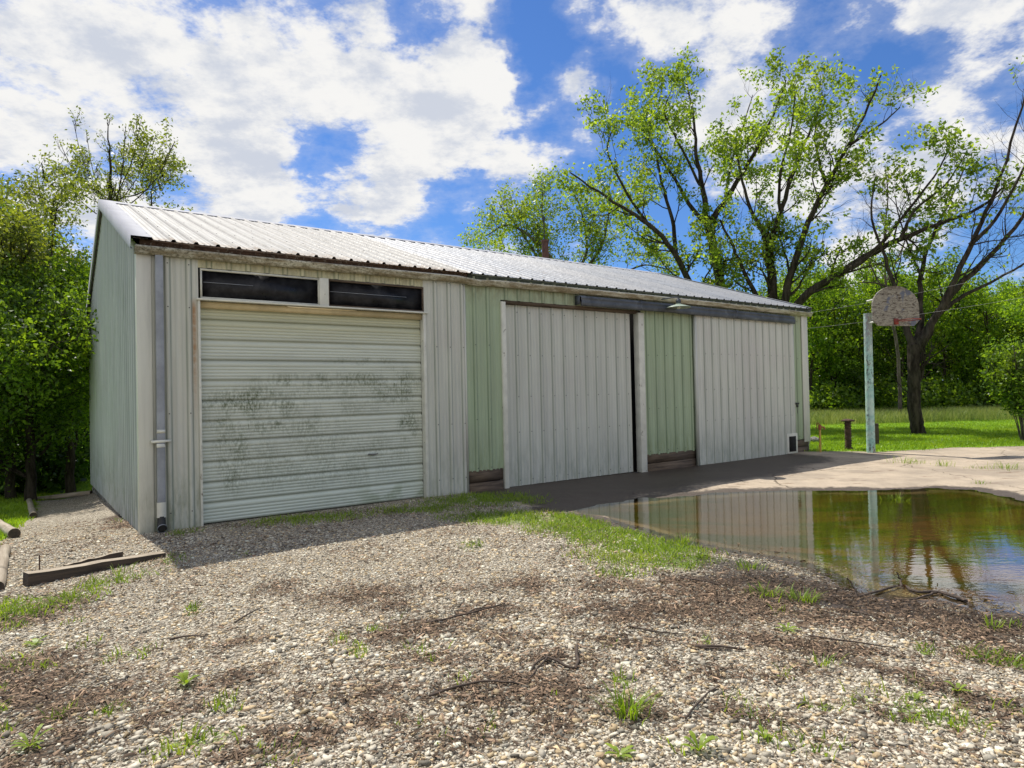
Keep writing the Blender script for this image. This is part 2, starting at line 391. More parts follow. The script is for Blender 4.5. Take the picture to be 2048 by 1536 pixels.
def mat_ground():
    t = NT('yard_ground'); p = t.pos()
    zn = t.attr('zone', 'Color'); s_ = t.nd('ShaderNodeSeparateColor'); t.put(s_.inputs[0], zn); lit, gr, con = s_.outputs[:3]
    z2 = t.attr('zone2', 'Color'); s2 = t.nd('ShaderNodeSeparateColor'); t.put(s2.inputs[0], z2); wet, pud, lawn = s2.outputs[:3]
    nA = t.noise(p, 3.5, 6, .7); nB = t.noise(p, 14, 5, .7); nC = t.noise(p, 60, 3, .7); nL = t.noise(p, .8, 4, .6)
    # gravel: two sizes of cells with a grey value each, dark between
    c1 = t.voro(p, 42, 'Color'); d1 = t.voro(p, 42, 'Distance'); c2 = t.voro(p, 90, 'Color'); d2 = t.voro(p, 90, 'Distance')
    v1 = t.sep(c1)[0]; v2 = t.sep(c2)[1]
    g1 = t.mix(v1, (.19, .16, .12), (.74, .68, .55)); g2 = t.mix(v2, (.13, .10, .07), (.58, .52, .40))
    g = t.mix(t.mr(d1, .50, .36), t.mix(t.mr(d2, .6, .4), (.10, .08, .06), g2), g1)
    g = t.mix(t.mr(nL, .4, .65, 0, .35), g, (.36, .30, .22))
    # litter
    lc = t.mix(nC, (.045, .03, .02), (.25, .165, .10)); lc = t.mix(t.mr(nB, .4, .7), lc, (.11, .075, .05))
    lc = t.mix(t.mr(t.voro(t.vm('ADD', p, t.scl(t.noise(p, 9, 3, .6, True), (.08, .08, 0))), 75, 'Distance'), .35, .55), lc, (.03, .02, .014)); lm = t.math('MULTIPLY', t.mr(t.math('ADD', lit, t.math('MULTIPLY', t.math('SUBTRACT', nB, .5), 2.2)), .22, .62), .9)
    c = t.mix(lm, g, lc)
    # concrete
    cc = t.mix(t.mr(nA, .3, .7), (.47, .385, .285), (.36, .295, .22)); cc = t.mix(t.mr(nC, .35, .7, 0, .5), cc, (.56, .47, .36))
    cc = t.mix(t.mr(nL, .42, .62, 0, .6), cc, (.25, .21, .165))
    cr = t.voro(t.vm('ADD', p, t.scl(t.noise(p, 1.5, 4, .6, True), (.6, .6, 0))), .42, 'Distance', 'DISTANCE_TO_EDGE')
    cc = t.mix(t.mr(cr, .006, .002, 0, .8), cc, (.10, .08, .055))
    cc = t.mix(t.mr(t.noise(t.scl(p, (1., 2.5, 1.)), 1.3, 6, .75), .57, .66, 0, .8), cc, (.15, .09, .055))
    cm = t.mr(t.math('ADD', con, t.math('MULTIPLY', t.math('SUBTRACT', nA, .5), .5)), .42, .58)
    c = t.mix(cm, c, cc)
    # wet mud; its dark colour also carries the painted shade along the barn
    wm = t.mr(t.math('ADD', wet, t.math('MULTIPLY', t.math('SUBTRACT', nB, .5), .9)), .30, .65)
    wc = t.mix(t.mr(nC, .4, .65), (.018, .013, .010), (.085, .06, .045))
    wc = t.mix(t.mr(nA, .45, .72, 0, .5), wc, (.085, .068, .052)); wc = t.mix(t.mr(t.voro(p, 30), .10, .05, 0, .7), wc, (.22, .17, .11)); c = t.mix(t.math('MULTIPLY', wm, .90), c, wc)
    # puddle bed
    pc = t.mix(t.mr(nA, .3, .7), (.17, .105, .03), (.26, .17, .06))
    alg = t.noise(t.scl(p, (.45, 1.6, 1.)), 1.0, 5, .65)
    pc = t.mix(t.mr(alg, .44, .56, 0, .9), pc, (.065, .105, .012)); pc = t.mix(t.mr(nC, .45, .7, 0, .5), pc, (.32, .24, .12))
    pm = t.mr(t.math('ADD', pud, t.math('MULTIPLY', t.math('SUBTRACT', nA, .5), .3)), .35, .6)
    c = t.mix(pm, c, pc)
    # grass
    gc = t.mix(t.mr(nB, .3, .7), (.11, .23, .016), (.24, .42, .03)); gc = t.mix(t.mr(nC, .4, .7, 0, .6), gc, (.14, .28, .018))
    gc = t.mix(t.mr(nL, .45, .7, 0, .5), gc, (.20, .33, .03))
    gm = t.mr(t.math('ADD', gr, t.math('MULTIPLY', t.math('SUBTRACT', nB, .5), 1.0)), .42, .72)
    c = t.mix(t.math('MULTIPLY', gm, .75), c, t.mix(t.mr(nC, .4, .6), gc, (.10, .075, .04)))
    c = t.mix(t.mr(t.math('ADD', lawn, t.math('MULTIPLY', t.math('SUBTRACT', nB, .5), .6)), .40, .60), c, gc)
    hg = t.math('SUBTRACT', 1., d1); rough = t.mr(wm, 0, 1, .92, .55)
    h = t.math('ADD', t.math('MULTIPLY', t.math('MULTIPLY', hg, t.math('SUBTRACT', 1., cm)), .5), t.math('MULTIPLY', nC, .6))
    b = t.bsdf(c, rough, 0, t.bump(h, .018), t.mr(wm, 0, 1, .2, .35))
    return t.out(b)
m_ground = mat_ground()
def mat_stonechip():
    t = NT('crushed_limestone'); v = t.attr('var', 'Color'); p = t.pos()
    n = t.noise(p, 45, 4, .7)
    c = t.mix(t.mr(n, .35, .75, 0, .45), v, t.mix(1., v, (.66, .60, .50), 'MULTIPLY'))
    return t.out(t.bsdf(c, .88, 0, t.bump(n, .004), .2))
m_chip = mat_stonechip()
def mat_vcol(name, rough=.85):
    t = NT(name); return t.out(t.bsdf(t.attr('var', 'Color'), rough, 0, None, .2))
m_litter = mat_vcol('leaf_litter')
def mat_water():
    t = NT('puddle_water'); p = t.pos()
    n = t.noise(t.scl(p, (1.0, 2.2, 1.)), 5., 3, .5)
    n2_ = t.noise(p, 30., 2, .5)
    h = t.math('ADD', n, t.math('MULTIPLY', n2_, .12))
    nr = t.bump(h, .0011)
    fr = t.nd('ShaderNodeFresnel'); fr.inputs[0].default_value = 1.34; t.put(fr.inputs['Normal'], nr)
    gl = t.nd('ShaderNodeBsdfGlossy'); gl.inputs['Roughness'].default_value = .015; t.put(gl.inputs['Normal'], nr); t.put(gl.inputs[0], (.96, .97, 1., 1))
    tr = t.nd('ShaderNodeBsdfTransparent'); t.put(tr.inputs[0], (.72, .66, .46, 1))
    mx = t.nd('ShaderNodeMixShader'); t.put(mx.inputs[0], t.math('MULTIPLY', fr.outputs[0], 1.7, clamp=True)); t.t.links.new(tr.outputs[0], mx.inputs[1]); t.t.links.new(gl.outputs[0], mx.inputs[2])
    return t.out(mx.outputs[0])
m_water = mat_water()

# ------------------------------------------------------------------ world and sun
SH = np.array([.37, -.44])           # shadow offset on the ground per metre of height
sun_dir = np.array([-SH[0], -SH[1], 1.]); sun_dir /= np.linalg.norm(sun_dir)
elev = math.asin(sun_dir[2]); azi = math.atan2(sun_dir[0], sun_dir[1])
def world():
    t = NT('World', True); S.world = t.owner
    sky = t.nd('ShaderNodeTexSky', sky_type='NISHITA'); sky.sun_disc = False; sky.sun_elevation = elev; sky.sun_rotation = azi
    sky.air_density = 1.0; sky.dust_density = .2; sky.ozone_density = 2.5
    d = t.coord('Generated'); x, y, z = t.sep(d)[:3]
    skyc = t.mix(1., sky.outputs[0], (.68, 1.05, 1.58), 'MULTIPLY')
    zz = t.math('ADD', t.math('MAXIMUM', z, 0.), .25)
    q = t.nd('ShaderNodeCombineXYZ'); t.put(q.inputs[0], t.math('DIVIDE', x, zz)); t.put(q.inputs[1], t.math('DIVIDE', y, zz)); t.put(q.inputs[2], t.math('MULTIPLY', z, .8)); q = q.outputs[0]
    def c5(n): return t.math('SUBTRACT', n, .5)
    n1 = c5(t.noise(q, 2.1, 4, .6, dist=.3)); n2_ = c5(t.noise(q, 5.5, 6, .66)); nf = c5(t.noise(q, 16., 4, .7))
    bil = t.math('SUBTRACT', .42, t.voro(t.vm('ADD', q, t.scl(t.noise(q, 4, 2, .6, True), (.25, .25, .25))), 4.2, 'Distance', 'F1'))
    dens = t.math('ADD', t.math('MULTIPLY', n1, .9), t.math('ADD', t.math('MULTIPLY', n2_, 1.45), t.math('MULTIPLY', nf, .7)))
    dens = t.math('ADD', dens, t.math('MULTIPLY', bil, .8)); dens = t.math('ADD', dens, -.10)
    warp = t.vm('ADD', d, t.scl(t.vm('SUBTRACT', t.noise(d, 6, 5, .65, True), (.5, .5, .5)), (.17, .17, .17)))
    warp = t.vm('NORMALIZE', warp)
    blobs = [(200, 60, 280, .30), (90, 280, 190, .24), (420, 250, 170, .28), (640, 60, 140, .25), (850, 130, 150, .30), (940, 90, 100, .25), (1130, 185, 60, .62), (740, 430, 110, .46), (460, 400, 85, .46),
             (960, 320, 140, .34), (1100, 340, 70, .2), (1420, 70, 150, .30), (1560, 130, 120, .2), (1880, 60, 150, .22), (1950, 290, 150, .2), (1700, 420, 150, .28), (1560, 330, 120, .2), (1270, 20, 90, .2), (540, 330, 80, .2),
             (860, 15, 60, -.38), (1060, 60, 70, -.35), (1075, 130, 60, -.38), (1210, 100, 60, -.40), (1190, 290, 85, -.42), (1060, 230, 60, -.38), (680, 350, 60, -.34), (600, 290, 40, -.2), (890, 440, 85, -.45), (385, 365, 55, -.40), (620, 470, 60, -.34), (1230, 430, 110, -.45), (1590, 15, 80, -.35),
             (1800, 200, 80, -.32), (1330, 500, 120, -.35), (1030, 440, 80, -.34), (1750, 270, 60, -.22), (2040, 200, 60, -.3), (40, 380, 50, -.2), (1990, 520, 80, -.3), (1480, 560, 120, -.35), (480, 60, 60, -.14), (310, 200, 60, -.16), (540, 180, 60, -.22), (150, 170, 50, -.12), (30, 90, 50, -.12), (1720, 110, 70, -.2), (1330, 210, 90, -.2)]
    for px, py, r, wgt in blobs:
        v = ray(px, py); v = v/np.linalg.norm(v); a = r/F*math.cos(math.atan(math.hypot(px-1024, py-768)/F))
        dt = t.vm('DOT_PRODUCT', warp, tuple(v))
        f = t.mr(dt, math.cos(a*1.6), math.cos(a*.3), 0., wgt)
        dens = t.math('ADD', dens, f)
    dens = t.math('ADD', dens, t.mr(y, .15, -.5, 0., .35))  # extra unseen cloud added behind the camera to brighten the front wall
    cov = t.mr(dens, -.24, .24)
    veil = t.mr(dens, -.55, .1, 0., .22)
    cov = t.math('MAXIMUM', cov, veil)
    # light from the upper left: difference of the density along the sun side gives the lumps their shading
    q2 = t.vm('ADD', q, (.06, -.10, .02)); n2b = c5(t.noise(q2, 5.5, 6, .66)); n1b = c5(t.noise(q2, 2.1, 4, .6, dist=.3))
    grad = t.math('ADD', t.math('MULTIPLY', t.math('SUBTRACT', n2b, n2_), 2.2), t.math('MULTIPLY', t.math('SUBTRACT', n1b, n1), 1.6))
    shade = t.mr(t.math('ADD', grad, t.math('MULTIPLY', dens, .35)), -.15, .55, 0, 1)
    cl = t.mix(shade, (11.3, 11.2, 11.0), (7.6, 8.1, 9.2))
    c = t.mix(cov, skyc, cl)
    bg = t.nd('ShaderNodeBackground'); t.put(bg.inputs[0], c); bg.inputs[1].default_value = .082
    t.out(bg.outputs[0]); t.owner.cycles.sampling_method = 'MANUAL'; t.owner.cycles.sample_map_resolution = 512
world()
sl = bpy.data.lights.new('sun', 'SUN'); sl.energy = 5.7; sl.angle = rad(.53); sl.color = (1., .945, .86)
so = bpy.data.objects.new('sun', sl); COL.objects.link(so); so.location = (-10, 20, 30)
so.rotation_euler = Vector(tuple(-sun_dir)).to_track_quat('-Z', 'Y').to_euler()

# ------------------------------------------------------------------ terrain
def axis(segs):
    out = []
    for a, b, st in segs: out += list(np.arange(a, b, st))
    return np.array(out+[segs[-1][1]])
gx = axis([(-900, -100, 100), (-100, -24, 4), (-24, -9, .5), (-9, -6.5, .12), (-6.5, 8, .045), (8, 14, .12), (14, 30, .5), (30, 100, 4), (100, 901, 100)])
gy = axis([(-300, -20, 40), (-20, -1, 2), (-1, 2, .2), (2, 10, .045), (10, 17, .10), (17, 40, .5), (40, 100, 4), (100, 1501, 100)])
X, Y = np.meshgrid(gx, gy); Z = gz(X, Y)
uu, vv = uv(X, Y); SD = pud_sd(X, Y)
def ell(cx, cy, rx, ry, x, y):
    c = g0(cx, cy); D = c[1]; k = H*1.0
    wx = rx*D/F; wy = min(ry*D*D/(F*k), 6.); ang = math.atan2(c[0], D)
    dx = x-c[0]; dy = y-c[1]; a = dx*math.cos(ang)-dy*math.sin(ang); b = dx*math.sin(ang)+dy*math.cos(ang)
    return np.exp(-((a/wx)**2+(b/wy)**2))
GRASS = [(1300, 1100, 120, 30, 1.), (1220, 1075, 110, 24, 1.), (1130, 1045, 120, 16, 1.), (1330, 1120, 90, 20, 1.), (1290, 1108, 130, 34, 1.), (1180, 1060, 130, 22, 1.), (1050, 1045, 160, 13, .95), (970, 1010, 130, 16, .7), (620, 1050, 160, 14, .55), (1350, 1135, 60, 16, .9), (60, 1222, 120, 30, .95), (190, 1180, 60, 18, .6), (180, 1300, 60, 18, .35),
         (250, 1320, 70, 20, .6), (450, 1425, 38, 24, .7), (390, 1500, 100, 30, .7), (1830, 1440, 130, 34, .75), (1995, 1335, 60, 18, 1.), (1500, 1435, 80, 26, .35), (1620, 1500, 160, 40, .45), (30, 1340, 50, 30, .5), (1240, 1155, 60, 14, .6), (850, 1030, 120, 12, .6),
         (1690, 905, 60, 6, .6), (800, 1035, 60, 8, .6), (370, 1075, 40, 12, .45), (1150, 1025, 60, 8, .7), (940, 1100, 40, 12, .4), (1550, 1480, 60, 20, .4), (1350, 1500, 60, 20, .3), (330, 1130, 60, 14, .5), (240, 1170, 50, 12, .5)]
LIT = [(1650, 1215, 260, 40, 1.), (1450, 1215, 160, 36, 1.), (1950, 1262, 200, 40, 1.), (1240, 1230, 120, 30, .8), (1130, 1330, 90, 20, .7), (1450, 1360, 120, 16, .5), (20, 1400, 120, 60, .9), (330, 1440, 90, 26, .6), (760, 1450, 70, 26, .6), (1110, 1460, 60, 26, .6), (1050, 1390, 150, 42, 1.), (830, 1270, 95, 25, .9), (950, 1235, 95, 18, .75), (450, 1370, 70, 22, .7), (120, 1420, 150, 50, .9), (580, 1490, 100, 34, .95), (1350, 1230, 170, 26, 1.), (1500, 1215, 130, 30, 1.), (1700, 1245, 210, 26, 1.), (1950, 1275, 160, 34, 1.),
       (1260, 1290, 120, 18, .7), (1600, 1300, 170, 16, .9), (60, 1340, 90, 22, .8), (1480, 1180, 140, 24, .9), (700, 1400, 160, 30, .5), (880, 1330, 130, 20, .5), (1230, 1180, 90, 20, .6), (980, 1180, 100, 16, .45), (230, 1020, 30, 12, .8), (240, 1050, 40, 10, .6), (1760, 1350, 90, 12, .8),
       (1870, 1385, 90, 12, .8), (1990, 1420, 90, 14, .8), (1660, 1320, 90, 12, .8), (150, 1500, 150, 50, .8), (900, 1480, 150, 40, .4), (470, 1300, 50, 12, .5), (2000, 1330, 120, 25, .8), (1380, 1170, 70, 18, .8), (50, 1250, 100, 20, .5)]
WET = [(1560, 1172, 190, 22, .9), (1720, 1215, 220, 20, .95), (1930, 1243, 220, 20, .95), (1410, 1128, 80, 16, .8), (1480, 1140, 120, 24, .9), (1640, 1185, 130, 20, 1.), (1850, 1222, 200, 14, .8), (1350, 1100, 60, 16, .8), (1090, 1002, 140, 13, 1.), (1010, 990, 80, 12, 1.), (1250, 965, 160, 8, 1.), (2048, 1250, 120, 18, .8), (1560, 1160, 100, 20, .9), (1160, 1012, 120, 9, .9), (1500, 940, 150, 5, .6)]
_g = np.random.default_rng(12)
for _ in range(46):
    GRASS.append((_g.uniform(0, 2040), _g.uniform(1230, 1530), _g.uniform(14, 46), _g.uniform(8, 18), _g.uniform(.35, .75)))
for _ in range(26):
    LIT.append((_g.uniform(0, 2040), _g.uniform(1180, 1530), _g.uniform(30, 120), _g.uniform(10, 26), _g.uniform(.4, .8)))
def acc(L, x, y):
    s = np.zeros(np.shape(x))
    for cx, cy, rx, ry, wt in L: s = np.maximum(s, wt*ell(cx, cy, rx, ry, x, y))
    return s
LAWN_EDGE = [g0(1500, 905), g0(1625, 906), g0(1700, 905), g0(1760, 907), g0(1900, 898), g0(2048, 895), g0(2500, 880), g0(3200, 860)]
LWN_R = [tuple(p) for p in LAWN_EDGE]+[(400, 60), (400, 1500), (-30, 1500), tuple(wp(8, -14)[:2]), tuple(wp(14.2, -9)[:2])]
_lp = [(-900, 1420), (-300, 1190), (-60, 1125), (-5, 1090), (20, 1068), (58, 1038), (64, 1004), (120, 992), (184, 984)]
LWN_L = [tuple(G(*p)[:2]) for p in _lp]+[tuple(wp(1, -9.3)[:2]), tuple(wp(9, -12)[:2]), (-25, 1500), (-800, 1500), (-800, 5)]
LPA = [tuple(p) for p in LWN_R]; LPB = [tuple(p) for p in LWN_L]
def lawn_f(x, y):
    j = .35*(fbm(x*1.3, y*1.3, 3)-.5)
    da = dpoly(x, y, LPA); ia = inpoly(x, y, LPA); db = dpoly(x, y, LPB); ib = inpoly(x, y, LPB)
    sa = np.where(ia, da, -da)+j; sb = np.where(ib, db, -db)+j*.5
    rest = (uv(x, y)[1] < -10.2)
    return np.maximum(np.maximum(sstep(-.25, .25, sa), sstep(-.12, .12, sb)), rest*1.)
CON = [tuple(g0(*p)) for p in [(930, 975), (1040, 1020), (1130, 1022), (1300, 1060), (1500, 1080), (1800, 1130), (2048, 1190), (2500, 1300), (3200, 1500)]]+[(60, 4), (60, 20)]+[tuple(p) for p in LAWN_EDGE[::-1]]+[tuple(wp(14.4, -1)[:2]), tuple(wp(4.5, -1)[:2])]
def con_f(x, y):
    d = dpoly(x, y, CON); i = inpoly(x, y, CON); return sstep(-.25, .25, np.where(i, d, -d))
lawn = lawn_f(X, Y); con = con_f(X, Y)*(1-lawn*.9); gr = acc(GRASS, X, Y); lit = acc(LIT, X, Y); wet = acc(WET, X, Y)
edge_l = np.exp(-(dpoly(X, Y, LAWN_EDGE, False)/.45)**2)*.55
lit = np.maximum(lit, edge_l*(X > 5)); gr = np.maximum(gr, edge_l*(X > 5)*.8)
wet = np.maximum(wet, .75*sstep(.40, 0, SD+.3*(fbm(X*3, Y*3)-.5))*(SD > -.2))
wet = np.maximum(wet, 1.1*sstep(2.9, .9, vv+1.0*(fbm(X*.8, Y*.8)-.5)+.09*np.clip(uu-8, 0, 8))*(vv > -1)*sstep(4.2, 4.8, uu)*sstep(14.2, 12.5, uu))  # barn's shaded ground painted darker here, through the same mask as wet mud
pud = sstep(.05, -.75, SD)
sandy = acc([(1750, 1170, 250, 22, 1.), (1950, 1200, 200, 26, 1.), (2100, 1150, 200, 60, .8)], X, Y)
gr[SD < .1] = 0
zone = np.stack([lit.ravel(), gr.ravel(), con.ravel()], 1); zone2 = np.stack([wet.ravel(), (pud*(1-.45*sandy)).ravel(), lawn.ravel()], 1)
ny, nx = X.shape
idx = np.arange(ny*nx).reshape(ny, nx)
FQ = np.stack([idx[:-1, :-1], idx[:-1, 1:], idx[1:, 1:], idx[1:, :-1]], -1).reshape(-1, 4)
VG = np.stack([X.ravel(), Y.ravel(), Z.ravel()], 1)
fl = lawn.ravel()[FQ].mean(1) > .5; fc = (~fl) & (con.ravel()[FQ].mean(1) > .5)
def sub(name, sel, mat):
    f = FQ[sel]; used, inv = np.unique(f, return_inverse=True)
    o = npmesh(name, VG[used], inv.reshape(-1, 4), mat, smooth=True, attrs={'zone': zone[used], 'zone2': zone2[used]}); return tag(o, kind='structure')
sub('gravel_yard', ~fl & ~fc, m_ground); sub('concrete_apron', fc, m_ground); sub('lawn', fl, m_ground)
# puddle water: flat sheet a little wider than the wet hollow
xs = axis([(-.5, 14, .15)]); ys = axis([(3.5, 14, .15)]); WX, WY = np.meshgrid(xs, ys)
sdw = pud_sd(WX, WY); ii = np.arange(WX.size).reshape(WX.shape)
wf = np.stack([ii[:-1, :-1], ii[:-1, 1:], ii[1:, 1:], ii[1:, :-1]], -1).reshape(-1, 4); wf = wf[sdw.ravel()[wf].min(1) < .25]
used, inv = np.unique(wf, return_inverse=True)
wo = npmesh('puddle_water', np.stack([WX.ravel(), WY.ravel(), np.full(WX.size, -.004)], 1)[used], inv.reshape(-1, 4), m_water, smooth=True); tag(wo, kind='structure')

# ------------------------------------------------------------------ barn
barn = empty('metal_barn', (A[0], A[1], 0), math.atan2(w2[1], w2[0]))
tag(barn, 'long low metal pole barn in white and pale green ribbed siding under a metal roof', 'barn')
# local frame: x along the front, y into the building, z up
def ribbed(mb, s0, s1, zlo, zhi, pitch, off, place, hgt=.024, minor=True, screws=(), sm=1, endflat=.0):
    "ribbed sheet; place(s, depth, z) -> local xyz; zlo, zhi constants or functions of s"
    zl = zlo if callable(zlo) else (lambda s: zlo); zh = zhi if callable(zhi) else (lambda s: zhi)
    pr = [(s0, 0, 0)]
    k = math.ceil((s0-off)/pitch-1)
    ribs = []
    while True:
        c = off+k*pitch; k += 1
        if c-.03 > s1: break
        if c-.03 > s0+.002 and c+.03 < s1-.002:
            e1 = max(c-.046, s0+.001); e2 = min(c+.046, s1-.001); pr += [(e1, 0, 0), (c-.030, 0, 1), (c-.016, hgt, .1), (c+.016, hgt, .1), (c+.030, 0, 1), (e2, 0, 0)]; ribs.append(c)
        if minor:
            for f in (.36, .64):
                m_ = c+pitch*f
                if m_-.012 > s0+.002 and m_+.012 < s1-.002: pr += [(m_-.012, 0, 0), (m_-.004, .004, .16), (m_+.004, .004, .16), (m_+.012, 0, 0)]
    pr.append((s1, 0, 0)); pr.sort(key=lambda q: q[0])
    V = []
    for s, d, _a in pr: V += [place(s, d, zl(s)), place(s, d, zh(s))]
    n = len(pr); mb.add(V, [[2*i, 2*i+2, 2*i+3, 2*i+1] for i in range(n-1)], a=np.repeat([q[2] for q in pr], 2))
    for zz in screws:
        for c in ribs:
            z = zz(c) if callable(zz) else zz
            if zl(c)+.03 < z < zh(c)-.02:
                s_ = c+.0; r = .0075
                ds = hgt
                P = [place(s_+a*r, ds+e, z+b*r) for e in (0, .006) for a, b in ((-1, -.5), (0, -1), (1, -.5), (1, .5), (0, 1), (-1, .5))]
                mb.add(P, [[i, (i+1) % 6, 6+(i+1) % 6, 6+i] for i in range(6)], m=sm)
                mb.add(P[6:], [[0, 1, 2, 3], [0, 3, 4, 5]], m=sm)
front = lambda d0: (lambda s, d, z: (s, -(d+d0), z))
# front wall, white end
mb = MB()
ribbed(mb, .10, .655, .03, 3.40, .236, .31, front(0), screws=(.25, 1.45, 2.75, 3.28))
_w = mb; mb = MB(); ribbed(mb, 3.80, 4.53, .03, 3.46, .240, 4.01, front(0), screws=(.30, 1.15, 2.35, 3.35)); mb.build('front_wall', [m_white, m_screw], barn); mb = _w
o_wall = mb.build('front_wall', [m_whiteN, m_screw], barn)
o_wall['label'] = 'rust streaked white wall sheets beside the downspout'
mb = MB(); ribbed(mb, .655, 3.80, 3.262, 3.46, .236, .31, front(.002), screws=(3.29,)); mb.build('wall_above_window', [m_whiteTop, m_screw], barn)['label'] = 'mildewed strip of white siding above the transom windows'
# green stretches
mb = MB()
ribbed(mb, 4.532, 5.24, .37, 3.50, .262, 4.72, front(-.004), screws=(.42, 1.2, 2.4))
mb.build('green_wall', [m_green, m_screw], barn); mb = MB()
ribbed(mb, 5.242, 8.56, 3.16, 3.50, .262, 5.35, front(-.004), screws=(3.19,))
mb.build('green_wall', [m_green, m_screw], barn); mb = MB()
ribbed(mb, 8.562, 14.17, .34, 3.50, .262, 8.72, front(-.004), screws=(.42, 1.25, 2.3, 3.2))
mb.build('green_wall', [m_green, m_screw], barn)
# sill boards under the green stretches
for a, b, z1 in ((4.54, 5.21, .365), (8.64, 10.12, .335), (13.55, 14.36, .30)):
    mb = MB(); mb.box((a, -.012, -.25), (b, .06, z1*.52), jit=.003); mb.box((a+.01, .0, z1*.54), (b, .07, z1+.02), jit=.003)
    mb.build('sill_board', m_sill, barn)
# side and rear walls
yr = BW
gz_top = lambda y: EAVE+(RIDGE-EAVE)*(1-abs(y-BW/2)/(BW/2))-.03
mb = MB(); ribbed(mb, .0, BW, lambda y: .02-.31*y/BW, gz_top, .236, .15, lambda s, d, z: (-d, s, z), .022, False,
                  screws=())
# panel normals face outward
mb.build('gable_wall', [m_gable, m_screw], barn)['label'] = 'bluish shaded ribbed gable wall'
mb = MB(); ribbed(mb, .0, BW, .05, gz_top, .236, .1, lambda s, d, z: (BL+d, s, z), .015, False); mb.build('end_wall', [m_white, m_screw], barn)
mb = MB(); ribbed(mb, .0, BL, -.3, EAVE, .236, .1, lambda s, d, z: (s, BW+d, z), .015, False); mb.build('rear_wall', [m_white, m_screw], barn)
# stone footing beneath the gable wall and a dark inner lining so the door gaps read as a dark inside
mb = MB()
for i in range(24):
    y0 = .25+i*(BW-.25)/24; y1 = y0+(BW-.25)/24-.012
    for r in range(3): mb.box((.03, y0+(.13 if r % 2 else 0), -.95+r*.28), (.16, y1+(.13 if r % 2 else 0), -.95+r*.28+.27), jit=.007)
mb.build('stone_footing', m_stone, barn)
mb = MB(); mb.box((.12, .35, -.30), (BL-.05, .40, 3.35)); mb.box((.2, .36, 3.30), (BL-.1, BW-.1, 3.34)); mb.build('dark_lining', m_dark, barn)
# corner trims
mb = MB(); mb.box((-.022, -.022, -.005), (.135, -.002, 3.42)); mb.box((-.022, -.002, -.005), (-.004, .10, 3.45)); mb.build('corner_trim', m_trim, barn, bevel=.003)
mb = MB(); mb.box((BL-.235, -.026, .27), (BL+.022, -.002, 3.44)); mb.box((BL+.002, -.002, .2), (BL+.022, .10, 3.44)); mb.build('corner_trim', m_trim, barn, bevel=.003)
# joint trim between white and green
mb = MB(); mb.box((4.515, -.022, .04), (4.545, .0, 3.42)); mb.build('joint_trim', m_trim, barn)
# overhead door
gd = MB(); D0, D1, Z0, Z1 = .665, 3.785, .055, 2.80
pr = []; per = .2575; z = Z0; big = []
k = 0
while z < Z1-.01:
    top = min(z+per, Z1)
    pr += [(z, .012), (z+.006, 0)]; big += [z]
    for f in (.16, .32, .48, .64):
        q = z+per*f
        if q+.012 < top: pr += [(q, 0), (q+.003, .006), (q+.007, .006), (q+.010, 0)]; big += [q+.003]
    pr += [(top-.035, 0), (top-.028, .010)] + ([(top-.004, .014), (top-.001, .022)] if k % 2 else [(top-.003, .016)])
    z = top; k += 1
pr.sort(key=lambda q: q[0])
V = []
for z_, d in pr: V += [(D0, .085+d, z_), (D1, .085+d, z_)]
zb = [q for q in big]
aw = [.55 if any(abs(z_-(Z0+j*per)) < .008 for j in range(12)) else (.65 if min(abs(z_-q) for q in zb) < .002 else 0.) for z_, d in pr]
gd.add(V, [[2*i, 2*i+1, 2*i+3, 2*i+2] for i in range(len(pr)-1)], a=np.repeat(aw, 2))
gdo = gd.build('garage_door', m_gdoor, barn); gdo['label'] = 'mildew stained overhead door with horizontal ridges'
mb = MB(); mb.box((2.90, .045, .760), (3.02, .058, .775)); mb.tube([(2.90, .06, .768), (2.905, .03, .77), (2.96, .02, .765), (3.03, .035, .772)], [.013, .012, .012, .007], 8); mb.build('handle', mat_simple('dark_handle', (.15, .15, .14), .35, .7), gdo)
mb = MB(); mb.box((.645, -.024, .03), (.672, .085, 2.86)); mb.build('door_jamb', m_white_plain, barn, bevel=.002); mb = MB(); mb.box((3.787, -.024, .03), (3.83, .085, 2.86), jit=0); mb.build('door_jamb', m_white_plain, barn, bevel=.002)
mb = MB()
mb.box((.672, .02, 2.765), (3.785, .09, 2.845)); mb.build('door_header', m_tan, barn)
mb = MB(); mb.box((.625, -.055, 2.852), (3.86, .06, 2.875)); mb.build('window_sill', m_white_plain, barn, bevel=.003)
# transom windows
for a, b in ((.70, 2.175), (2.335, 3.79)):
    f = MB(); f.box((a-.02, -.004, 2.878), (b+.02, .03, 2.90)); f.box((a-.02, -.004, 3.232), (b+.02, .03, 3.256)); f.box((a-.02, -.003, 2.90), (a, .03, 3.232)); f.box((b, -.003, 2.90), (b+.02, .03, 3.232))
    wn = f.build('window', m_white_plain if a < 1 else m_sill, barn)
    g = MB(); g.box((a, .032, 2.89), (b, .038, 3.24)); g.build('pane', m_glass, wn)
    r = MB(); r.box((a+.02, .022, 3.085), (a+.62 if a < 1 else a+1.2, .028, 3.092)); r.build('shade_rod', m_down, wn)
mb = MB(); mb.box((2.19, -.018, 2.878), (2.32, .03, 3.262)); mb.build('window_mullion', m_white_plain, barn, bevel=.002)
